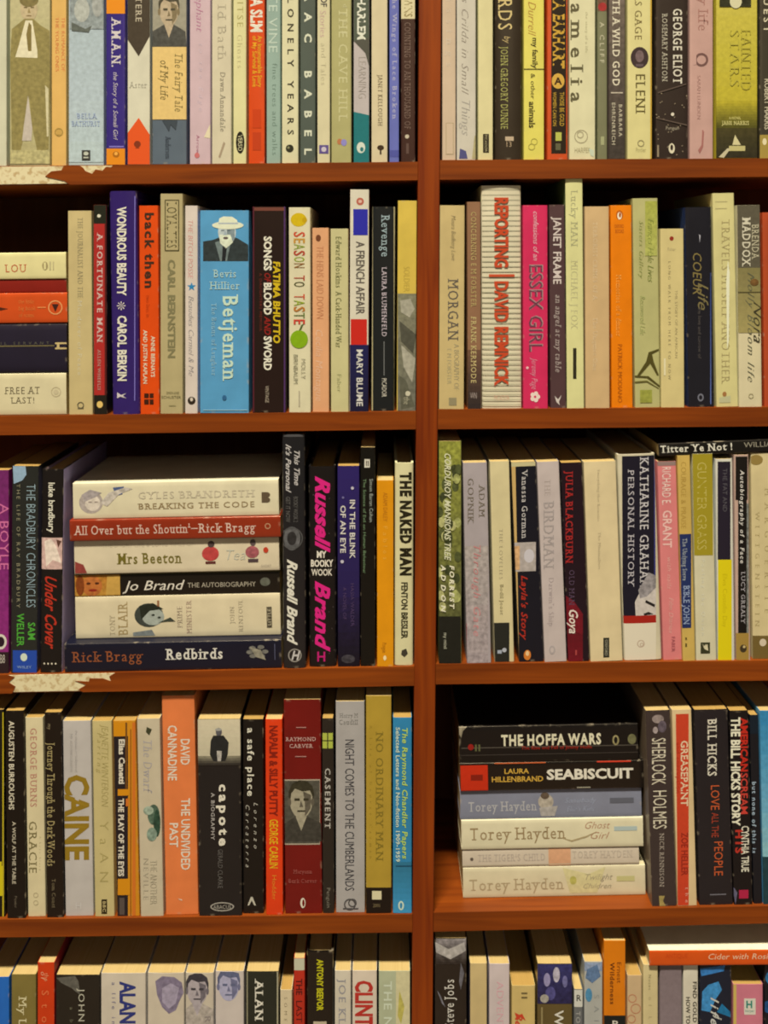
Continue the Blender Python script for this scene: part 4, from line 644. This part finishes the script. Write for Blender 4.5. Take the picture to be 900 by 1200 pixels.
B('narrow black spine with a tan serif line from top to bottom', 51.5, 72, 835, '18110b', [T('my', 56, 848, 60, 855, '8c7c54', w=0), T('Journey Through the Dark Woods', 55.5, 871, 64, 1016, 'a8965c', w=0, f='r'), T('Tom Conti', 61, 1030, 65, 1064, '786a48', w=0, f='r')], b0=54.5, g='g', pages=1)
B('wide light grey spine with huge gold condensed capitals', 73, 106.5, 845, 'b7ae98', [T('the elephant to hollywood', 88, 856, 91, 905, 'a8a08a', w=-1), T('MY AUTOBIOGRAPHY', 82, 860, 85, 905, 'a8a08a', w=-1), T('CAINE', 77, 908, 103, 1008, '8c6e1a', w=2), T('H', 88, 1058, 96, 1066, 'c4bca4', 'H', -1)], b0=76.5, g='g')
B('tan spine with faint olive writing and a tiny black box at its foot', 107.5, 131, 845, 'bfad6c', [T('JEANETTE WINTERSON', 119, 850, 127, 945, 'a09050', w=-1, i=.25), T('Parting', 114, 858, 119, 905, '9c8c4c', w=-1, i=.3), T('Y a A N', 117, 962, 127, 1035, 'a49454', w=-1), R(119, 1054, 125.5, 1071, '2c240f'), T('BBC', 120.5, 1056, 124, 1069, 'bca868', w=1)], b0=111, g='g', pages=1)
B('dark-panelled spine framed in orange stripes, white condensed title', 132, 159, 845, 'c98418', [R(132, 863, 150, 1076, '231c1c'), R(132, 847, 147, 863, 'cc8410'), R(134, 863, 150, 925, '231c1c'), R(138, 925, 151, 932.5, 'cc8410'), R(138, 1030, 154, 1049, 'cc8410'), R(147, 847, 149, 925, '6c4418'), R(152.6, 855, 153.8, 1075, '8c4c14'), R(155, 847, 159, 1075, 'c86c20'), R(147.5, 936, 151, 945, 'c86c20'),
  T('Elias Canetti', 139.5, 866, 146, 919, 'd4c8a4', w=2), T('THE PLAY OF THE EYES', 139, 936, 145, 1027, 'd4c8a4', w=2), R(140, 1052, 146, 1072, '54483c')], b0=137, g='g', pages=1)
B('beige spine with a dark green ink splash near the middle', 160, 187.5, 842.5, 'bfb088', [G([(172, 852), (178, 855), (175, 862), (171, 858)], '3c3c24'), T('The Dwarf', 168, 866, 178, 928, 'a0988c', w=-1, f='r', i=.2), E(180, 955, 7, 12, '4c6048', .5), E(184, 965, 4, 16, '2c4430', .4), E(174, 950, 6, 5, '94a080', .4), E(178, 978, 6, 8, '7c8c70', .4), T('THE ANOTHER', 176, 1008, 184, 1060, 'a89c78', w=-1), T('NEVILLE', 168, 1005, 174, 1055, 'ac9f7c', w=-1)], b0=164.5, g='g')
B('tall wide light orange spine with white condensed capitals in two columns', 189, 228, 815.5, 'd9763a', [T('DAVID', 212, 866, 222, 897, 'd8c8a4', w=1), T('CANNADINE', 197, 850, 207, 915, 'd8c8a4', w=1), T('THE UNDIVIDED', 212.5, 936, 222.5, 1020, 'd8c8a4', w=1), T('PAST', 199, 964, 208.5, 993, 'd8c8a4', w=1), G([(208, 1053), (213, 1054), (214, 1056), (211, 1055)], 'd8b48c')], b0=194, g='g')
B('wide black spine, cream at the top with a dark standing figure, large white lower-case word', 231, 282, 843, '1d1a17', [GR(231, 843, 282, 886, 'cdbf93', 'bcb088', .05), GR(231, 886, 282, 897, '8c8464', '24201a', .2, 4), E(256.5, 858, 3.6, 5, '54504c', .2), G([(250, 862), (262, 862), (268, 870), (267, 884), (264, 892), (250, 892), (246, 884), (247, 868)], '242420', .2), G([(254, 880), (260, 880), (259, 892), (255, 892)], 'a8a088', .3), E(256, 855, 4, 1.6, '9c9884'),
  T('capote', 257, 919, 267, 991, 'd8ceac', w=2), T('A BIOGRAPHY', 247.5, 929, 251.5, 984, 'a49c88', w=1), T('GERALD CLARKE', 255.5, 995, 261, 1041, '6c6658', w=-1), E(260.5, 1062.5, 14, 5.4, '9c947c'), E(260.5, 1062.5, 12.4, 4, '1d1a17'), T('ABACUS', 250, 1060.5, 271, 1065, '9c947c', 'H', 0)], b0=233, g='g')
B('black spine with bold white lower-case title above spaced italic name', 284, 309, 843, '120f0c', [T('a safe place', 290, 853, 297.5, 933, 'd4cca8', w=1), T('Lorenzo', 297.5, 940, 302, 994, 'b4ac90', w=0, i=.35), T('Carcaterra', 288, 942, 292.5, 1016, 'b4ac90', w=0, i=.35), G([(290, 1061), (294, 1051), (296, 1051), (300, 1061), (298, 1061), (295, 1055), (292, 1061)], 'b8b090')], b0=284.5, g='g', pages=1)
B('red-orange spine with dark red then yellow condensed capitals', 310.5, 331, 843, 'd63a10', [T('NAPALM & SILLY PUTTY', 316, 850, 325, 956, '801c0c', w=2), T('GEORGE CARLIN', 316, 960, 325.5, 1018, 'd8a418', w=2), T('Hodder', 319, 1025, 324, 1055, 'd89028', w=-1)], b0=311.5, g='g')
B('tall dark red spine with a monochrome portrait of a man in its middle', 332, 376, 820, '6c100c', [R(333, 913.5, 375, 990, 'a89878'), R(333.5, 915, 374.5, 988.5, '4c4838', .3), FACE(353, 938, 14.5, 21, '9c9270', '5c5440', '34301f', '3c382c'), T('RAYMOND', 335, 864, 371, 868.4, 'c8a088', 'H', 0, 'r'), T('CARVER', 339, 872, 367, 876.4, 'c8a088', 'H', 0, 'r'), R(347, 852, 359, 853, 'b07c68'), R(346, 886, 359, 887, 'b07c68'), T('Maryann', 344, 1019, 366, 1023.5, 'a85c4c', 'H', -1, 'r'), T('Burk Carver', 338, 1030, 372, 1034.5, 'a85c4c', 'H', -1, 'r'), E(355, 1058, 3, 6, 'd4c8a4'), E(355.6, 1058, 1.4, 4.2, '6c100c')], b0=334, hard=False, g='g')
B('narrow charcoal spine with a small lime-green window emblem', 377, 391, 842, '262018', [R(378, 859, 390, 877, 'a8b040'), R(383.4, 859, 384.6, 877, '262018'), R(378, 867.4, 390, 868.6, '262018'), T('CASEMENT', 381, 900, 387, 972, 'b0a890', w=1, f='r'), T('Penguin', 383, 1040, 387, 1064, '7c745c', w=0)], b0=378, g='g', pages=1)
B('tall cool grey spine with tall dark condensed capitals', 393, 427.5, 822, 'a39c8a', [T('Harry M', 398, 836, 420, 841, '6c6858', 'H', -1, 'r'), T('Caudill', 397, 843.5, 420, 849, '6c6858', 'H', -1, 'r'), T('NIGHT COMES TO THE CUMBERLANDS', 404.5, 866, 415, 1044, '3c3a38', w=1), O(410, 1060, 7, 1.6, '4c4840'), O(413, 1058, 5, 1.4, '4c4840'), R(402, 1064, 420, 1065.6, '4c4840')], b0=393.5, g='g')
B('tallest mustard-gold spine with olive serif capitals and black foot', 428.5, 459, 815.5, 'a98a2c', [T('NO ORDINARY MAN', 440.5, 858, 449, 1010, '7c6820', w=0, f='r'), T('A Life of George Carman', 433, 850, 436, 1006, '9c8028', w=-1), R(428.5, 1040, 459, 1073, '1a120c'), R(436, 1044, 447, 1054, 'd0c490'), T('2001', 437, 1059, 446, 1063, '7c6c44', 'H')], b0=428.5, g='g')
B('cyan blue spine with lime green italic title, beside the upright', 460, 483, 841, '2c7c98', [GR(460, 1010, 484, 1072, '2c6c7c', '3c90ac', .05), R(464, 1014, 484, 1015.4, '1c4c5c'), T('The Raymond Chandler Papers', 471.5, 852, 477.5, 1006, 'b0c850', w=1, i=.15), T('Selected Letters and Non-fiction 1909-1959', 464, 852, 468.5, 1010, 'c8d4c8', w=1), E(470, 1061, 3.4, 5.4, 'c0d0c8'), E(470, 1061, 1.5, 3.6, '2c7c98')], b0=460, g='g', pages=1)

# ================================================================== fourth shelf, right bay
row('R4', 'books piled flat on the fourth shelf right')
cum = [0]
LIE('cream spine with grey serif name, bottom of the fourth-shelf pile', 543, 756.5, 1020, 1056, 'd1c392', [T('Torey Hayden', 550, 1034, 662, 1047, 'a89468', 'H', 0, 'r'), G([(660, 1022), (690, 1030), (710, 1022), (700, 1052), (668, 1052)], 'cbbf80', .1), E(672, 1037, 4, 5, 'b0a850', .2), T('Twilight', 684, 1030, 717, 1037, '8c8060', 'H', -1, 's', .4), T('Children', 682, 1041, 716, 1047, '948864', 'H', -1, 's', .4), R(723, 1033, 744, 1039, 'bcb470')], cum, d=20, side='b8aa78')
LIE('thinner pale spine with a peach block, second from the bottom of the fourth-shelf pile', 542, 749, 998.5, 1020, 'c9b894', [E(553, 1010, 2, 2, '5c5040'), T("THE TIGER'S CHILD", 560, 1005, 640, 1013, 'b0a084', 'H', 0, 'r'), R(643, 999, 669, 1019.4, 'd09c6c', .08), T('TOREY HAYDEN', 671, 1003, 742, 1011, 'b8a888', 'H', 0, 'r'), R(542, 1017, 749, 1018, 'b8a880')], cum, d=20, side='241c14')
LIE('cream spine with brown serif name and rusty script, middle of the fourth-shelf pile', 541, 754, 963.5, 998.5, 'd5c998', [T('Torey Hayden', 551, 973, 664, 987, '947c50', 'H', 0, 'r'), T('Ghost', 684, 968, 714, 976, 'a87450', 'H', -1, 's', .4), T('Girl', 690, 980, 712, 988, 'a87450', 'H', -1, 's', .4), G([(655, 985), (670, 989), (688, 984), (700, 979), (688, 986), (670, 991)], 'a89464'), R(720, 974, 747, 979, 'a8b4a0')], cum, d=19)
LIE('slate grey spine with pale serif name, third from the top of the fourth-shelf pile', 539.5, 752, 930, 964.5, '7d7e80', [T('Torey Hayden', 549, 944, 630, 955, 'b0ac9c', 'H', 0, 'r'), E(640, 945, 9, 9, 'a89c80', .3), E(639, 938, 5, 4, '5c4c38', .2), G([(632, 952), (654, 950), (650, 962), (634, 962)], 'a49c88', .2), T('Somebody', 662, 941, 698, 947, '9ca0a0', 'H', -1, 's', .3), T("Else's Kids", 664, 951, 696, 957, '9ca0a0', 'H', -1, 's', .3), R(715, 942, 743, 948, '5c5c5c')], cum, d=20, g='g')
LIE('black spine with a red square and bold white capitals in the fourth-shelf pile', 539.5, 754.5, 896.5, 929.5, '100c09', [R(540, 899, 572, 929, 'bc2c10', .05), R(552, 910, 566, 917, '801c0c'), T('LAURA', 591, 904, 620, 909.5, 'c89c38', 'H', 1), T('HILLENBRAND', 576, 913, 637, 919, 'c89c38', 'H', 1), T('SEABISCUIT', 641, 906, 742, 917, 'd8ceac', 'H', 2), R(580, 896.9, 640, 898, 'a84818'), R(700, 896.9, 740, 898.4, 'b83018'), R(676, 926.6, 692, 927.8, 'a09878')], cum, d=18, g='s', pages=1)
LIE('thick worn black spine with white stencil-like capitals, topmost of the fourth-shelf pile', 538.5, 748, 853, 896, '120f0d', [T('THE HOFFA WARS', 588, 864, 706, 876, 'd4ca9c', 'H', 2, 'r'), R(541, 877.6, 748, 878.6, '544c3c'), T('The Rise and Fall of Jimmy Hoffa', 611, 877, 694, 881, 'a02414', 'H', 0), E(552, 877, 3.4, 3.6, '8c1c14'), R(557, 874, 559, 882, '5c5c34'), R(561, 874, 563, 882, '5c5c34'), E(722, 872, 4, 6, '8c8050', .3), E(722, 872, 2, 4, '120f0d'), E(741, 871, 5, 6, '6c6840', .3), G([(538, 853), (548, 853), (543, 858), (541, 866), (538.5, 862)], '8c8060', .4), R(539, 886, 748, 887, '3c342a')], cum, d=18, g='g', pages=1)
row('R4', 'books standing on the fourth shelf beside the flat pile')
B('brown-black leaning spine with tall cream condensed capitals beside the flat pile', 756, 785.5, 833, '3a2f28', [E(771, 843, 7, 5, '8c7c6c', .4), E(776, 852, 5, 7, '5c5050', .4), E(768, 856, 3, 4, 'a09080', .3), T('SHERLOCK', 764, 865, 780, 920, 'cabe98', w=1), T('HOLMES', 765.5, 926, 781, 972, 'cabe98', w=1), T('NICK RENNISON', 773, 977, 778, 1040, 'a4967c', w=0, f='r'), G([(772, 1050), (779, 1050), (777, 1056), (780, 1062), (773, 1062)], '9c8848', .2)], b0=764, g='g', d=3, pages=0, side='6c5c44')
B('cream-bordered spine with a red panel of pale capitals', 787, 810.5, 832, 'd2b67c', [R(792, 837, 807, 1061, 'c03e20', .05), T('GREASEPAINT', 798, 868, 806, 945, 'd8c090', w=1), T('and corruption', 792.5, 870, 797, 930, 'a42c14', w=0), T('ZOE HELLER', 798.5, 976, 806, 1026, '8c2414', w=1), T('the', 803, 1040, 807, 1058, 'd89c7c', w=0)], b0=793.8, g='g', d=3)
B('thick charcoal spine with white name above orange-red title', 813, 853, 832, '201c1c', [T('BILL HICKS', 829.5, 843, 839.5, 911, 'd0c6a4', w=1, f='r'), T('LOVE', 833, 920, 843, 950, 'bc5428', w=0), T('ALL THE', 834, 953, 842, 982, 'a03c24', w=0), T('PEOPLE', 837, 986, 847, 1027, 'bc5428', w=0), R(832, 1048, 851, 1049.4, '6c6864')], b0=819.5, g='g', d=3.5, pages=1)
B('black spine crowded with overlapping white and red heavy capitals', 854.5, 877, 833, '120f10', [T('AMERICAN', 868, 842, 876, 905, 'b82818', w=2), T('SCREAM', 868, 906, 876, 955, 'c03c2c', w=1), T('THE BILL HICKS STORY', 857, 841, 867, 967, 'dcd4b8', w=2), T('HIS', 862, 972, 870, 1000, 'b03020', w=2), T('CYNTHIA TRUE', 869, 968, 877.5, 1022, 'd8d0b4', w=2), R(866, 1043, 877, 1053, 'a8203c'), G([(860, 1040), (864, 1046), (862, 1060), (859, 1050)], '5c5864', .3)], b0=860, g='g', d=3, pages=1)
B('narrow black spine with a small pale blue line of type', 878, 889, 838, '121418', [T('but none of this is', 881.5, 916, 886, 1000, '9cacb0', w=1), R(878, 838, 889, 860, '0f1c24')], b0=883, g='g', d=4, pages=1)
B('sky-blue spine with dark teal foot at the right edge, fourth shelf', 890, 924, 833, '4c90a8', [GR(890, 833, 924, 1004, '2c7c9c', '88b4b4', .12), R(890, 1004, 924, 1064, '1c3c3c', .2)], b0=894.5, g='g', d=3)

# ================================================================== bottom shelf in view, left bay
row('L5', 'books standing on the bottom shelf in view left of the upright')
B('bright blue spine at the left end of the bottom shelf', -18, 11, 1145, '1c62a4', [], pages=0, g='g', d=2)
B('olive green spine with pale serif words, second in the bottom row', 13, 42.5, 1142, '7a6a30', [T('My Life in Orange', 22, 1168, 31, 1300, 'd0c48c', w=0, f='r')], d=2)
B('orange-red taller spine between the olive and black ones in the bottom row', 43.5, 64, 1128, 'c5380e', [T('of', 48, 1138, 53, 1147, 'dca070', w=0, i=.2), T('the', 52, 1140, 57, 1150, 'dc8c58', w=0), T('Storms', 49, 1160, 57, 1250, 'd86c38', w=0)], d=2, side='8c1c24')
B('wide black worn spine with pale thin capitals in the bottom row', 65, 117, 1142.5, '211d15', [G([(66, 1146), (88, 1143.5), (92, 1150), (94, 1166), (84, 1158), (72, 1152)], '5c5848', .3), T('JOHN CLARE', 92, 1159, 99, 1250, 'b8b290', w=0), T('a biography', 82, 1180, 86, 1260, '6c684c', w=0)], d=2, g='g')
B('wide white spine with navy capitals in the bottom row', 118, 171, 1140.5, 'c9bb99', [T('ALAN GREENSPAN', 141, 1151, 158, 1310, '2c3468', w=2), T('a life in the days', 131, 1151, 135.5, 1260, '6c6878', w=0)], d=2, g='g')
B('white spine with a faceless grey head shape in the bottom row', 172.5, 216, 1140.5, 'c8b995', [G([(182, 1150), (190, 1144), (204, 1145), (213, 1152), (215, 1164), (210, 1174), (206, 1184), (198, 1188), (190, 1180), (184, 1166)], '7c7078', .3), G([(190, 1158), (200, 1152), (210, 1158), (206, 1176), (198, 1182), (190, 1174)], '9c9094', .2)], d=2, g='g', bulge=.0008)
B('white spine with a monochrome face of a dark-haired man in the bottom row', 217, 250.5, 1140.5, 'c4b693', [FACE(231, 1160, 13, 18, 'a89c90', '6c6460', '3c3838', 'a89c84'), T('Ruins', 240, 1190, 247, 1240, '8c8070', w=0)], d=2, g='g', bulge=.0008)
B('white spine with a bluish portrait of an older man in the bottom row', 252, 286, 1138.5, 'c7b9a0', [FACE(268, 1155, 13, 18, 'a4a0a8', '6c6c7c', '5c6070', None), T('Robert Hughes', 262, 1200, 270, 1300, 'a4968c', w=0)], d=2, g='g', bulge=.0008)
B('dark green-black spine with white serif capitals in a cream frame, bottom row', 288, 327, 1138.5, '24271c', [R(289, 1138.5, 290.4, 1375, '8c8460'), R(324.4, 1138.5, 326, 1375, 'a49c74'), T('ALAN CLARK', 299, 1149, 308, 1260, 'd4ccb0', w=1, f='r')], d=2, g='g')
B('short cream spine between the dark green one and the red one, bottom row', 328, 342.5, 1160, 'd0bd8c', [T('SOME OF US WERE', 333, 1168, 336.5, 1280, '8c7c58', w=-1)], d=2.5, pages=1)
B('narrow red spine with dark letters and pale top, bottom row', 344, 357.5, 1123, 'b02c18', [R(344, 1123, 357.5, 1137, 'bcb890'), T('THE', 347, 1147, 354, 1166, '501410', w=1), T('LAST', 347, 1172, 354, 1198, '501410', w=0)], d=2.5)
B('tallest black spine with yellow condensed capitals, bottom row left', 359, 391, 1115.5, '0f0d0a', [T('ANTONY BEEVOR', 371.5, 1124.5, 378.5, 1184, 'b8b018', w=2), T('BERLIN', 368, 1196, 382, 1290, 'b8a880', w=2)], d=2, hard=True, g='s', bulge=.001)
B('cream-white spine with grey serif capitals, bottom row', 392, 411.5, 1137.5, 'c9bd9a', [T('JOE KLEIN', 397, 1148, 405, 1230, '8c8880', w=0, f='r')], d=2)
B('white spine with large red condensed capitals, bottom row', 412.5, 442, 1137.5, 'd0bf9c', [T('CLINTON', 417, 1149, 436, 1234, 'b03024', w=2)], d=2, g='g')
B('pale green and cream spine beside the upright, bottom row', 443.5, 481, 1138, 'abae82', [R(464, 1138, 481, 1375, 'c8bd86', .08), T('THE NATURAL HI', 450, 1150, 459, 1300, 'c4c8a0', w=1), G([(468, 1160), (474, 1180), (470, 1200), (466, 1190)], 'b4a84c', .2)], d=2, g='g')

# ================================================================== bottom shelf in view, right bay
row('R5', 'books standing on the bottom shelf in view right of the upright')
B('tall black marbled spine with white words reading upward, beside the upright', 509, 547, 1099.5, '1c1712', [GR(511, 1100, 547, 1130, '8c8478', '2c241c', .5), G([(510, 1104), (526, 1112), (544, 1104), (546, 1114), (528, 1124), (511, 1116)], 'a8a08c', .3), T('Jobs', 521, 1146, 532, 1171, 'ccc4a8', 'U', 0, 'r'), T('Steve', 521, 1174, 532, 1204, 'ccc4a8', 'U', 0, 'r'), G([(512, 1160), (516, 1166), (522, 1180), (518, 1176)], '74706c', .3), G([(540, 1128), (544, 1140), (540, 1160), (538, 1150)], '64605c', .3)], d=2, hard=False, g='s')
B('plain tan-cream spine second from the upright, bottom row right', 550.5, 571, 1129, 'c3aa6c', [], d=3, side='48424c')
B('pale lilac-white spine with faint pink letters, bottom row right', 573, 597.5, 1129.5, 'c6b5a2', [T('ADVENTURES', 582, 1150, 590, 1240, 'd09c94', w=-1)], d=3, g='g')
B('short yellow-tan spine with a red scribble, bottom row right', 599.5, 627.5, 1155, 'c8ac62', [R(611, 1163, 618, 1165, '6c5c34'), R(611, 1168, 618, 1170, '6c5c34'), G([(603, 1186), (606, 1190), (612, 1188), (616, 1196), (610, 1192), (606, 1196)], 'c03c20'), T('Reds', 604, 1186, 612, 1215, 'c04024', w=1, i=.4)], d=4, pages=1)
B('spine with a deep blue photo of figures above brown with white letters', 629.5, 671, 1129.5, '5c4c24', [GR(629.5, 1129.5, 671, 1176, '34345c', '282440', .35), E(641, 1148, 4, 8, '8c8498', .3), E(652, 1142, 4, 9, 'b0a8a4', .3), E(662, 1150, 3, 7, '6c6888', .3), E(645, 1164, 6, 8, '4c4870', .4), E(638, 1170, 5, 5, 'a09880', .3), T('WAKE OF', 650, 1184, 660, 1260, 'd0c8a8', w=1), R(634, 1180, 636, 1372, '8c7c4c')], d=3, g='s')
B('thin short grey spine with a white tab, bottom row right', 672.5, 683.5, 1159.5, '66665c', [R(673, 1160, 683.5, 1180, 'c8c4a8'), T('R', 675, 1166, 681, 1173, '3c3c34', 'H', 1), T('TOUCHING', 675, 1185, 680, 1240, 'a8a490', w=0)], d=3)
B('pale blue-grey spine with a washed picture, bottom row right', 684.5, 706.5, 1127, 'a8a690', [R(684.5, 1128, 706.5, 1138, '8c98a0', .3), G([(688, 1136), (700, 1130), (704, 1144), (694, 1152), (686, 1146)], '5c7488', .3), E(690, 1166, 4, 8, '4c8498', .2), T('SAINT', 696, 1165, 702, 1230, '8c8c7c', w=-1)], d=3, g='g')
B('bright orange taller spine with brown type and black foot, bottom row right', 707.5, 733.5, 1102.5, 'd5760a', [T('Ernest', 723, 1127, 728, 1152, '7c3c0c', w=0), T('Wilderness', 715, 1128, 720, 1177, '6c340c', w=1), R(707.5, 1190, 733.5, 1372, '181c18'), T('P', 717, 1196, 724, 1204, 'c8c0a0', 'H', 1)], d=2.5, g='g')
B('short peach-cream spine with a faint red drawing, bottom row right', 735, 752.5, 1143, 'c6a874', [O(741, 1170, 5, 1, 'b87c54'), O(745, 1182, 6, 1, 'b87c54'), O(740, 1194, 5, 1, 'b87c54')], d=4, pages=1)
B('narrow cream spine with tiny dark dots, under the flat orange book', 753.5, 771.5, 1130.5, 'ccb97c', [T('Notes', 760, 1142, 763, 1160, '8c8050', w=0), T('of Love', 760, 1168, 764, 1220, 'a89864', w=-1)], d=4, dep=.12)
B('plain mauve-grey spine under the flat orange book', 773, 799.5, 1130.5, '84746c', [GR(773, 1130, 799.5, 1372, '7c6c64', '8c7c74', .08)], d=4, dep=.12)
B('white spine with small black capitals under the flat orange book', 800.5, 818.5, 1130.5, 'd0c6a2', [T('HOW TO', 804, 1168, 808.5, 1200, '2c281c', w=1), T('FIND GOLD !', 812, 1150, 816.5, 1204, '2c281c', w=1)], d=4, dep=.12, g='g')
B('black spine splashed with blue paint under the flat orange book', 820, 857.5, 1129.5, '141c28', [G([(820, 1135), (850, 1131), (848, 1138), (822, 1144)], '3474a4', .3), G([(830, 1154), (842, 1150), (846, 1160), (838, 1172), (832, 1186), (822, 1184), (823, 1162)], '3c84b4', .3), G([(846, 1176), (856, 1186), (856, 1192), (840, 1186)], '1c6c8c', .3), T('life', 833, 1168, 842, 1200, 'c0bca4', w=1, i=.4), T('jack', 838, 1190, 846, 1230, 'b8b49c', w=1, i=.3)], d=4, dep=.12, g='g')
B('short pink spine with a white box and green letter, bottom row right', 859, 894.5, 1153.5, 'c87478', [R(859, 1153.5, 863, 1372, 'c4a850'), R(872, 1170, 885.5, 1189, 'd0c8a8'), T('H', 874, 1173, 883, 1181, '2c7c64', 'H', 2, 'r'), T('Harper', 873, 1183, 884, 1186, '5c8c74', 'H', 0)], d=5, pages=1, g='g')
B('black and blue spine at the right edge, under the flat orange book', 896, 922, 1128.5, '101418', [E(904, 1146, 7, 8, '2c6c8c', .4), E(900, 1180, 6, 7, '1c4c74', .4)], d=4, dep=.12, g='g')
zt = WZ(1129.0, .004)
LIE('orange-edged book lying face up across the tops of the bottom-row books', 761, 965, 1110, 1128.5, 'd25112', [T('ANTIQUE', 780, 1114, 806, 1119, 'c04010', 'H', -1), T('Cider with Rosie', 829, 1114.5, 905, 1121, 'e0b888', 'H', 0, 's', .2)], [0], d=1.2, zbase=zt + .0006, g='g', dep=.125, tilt=math.atan(1 / 120), side='e4d8a4')
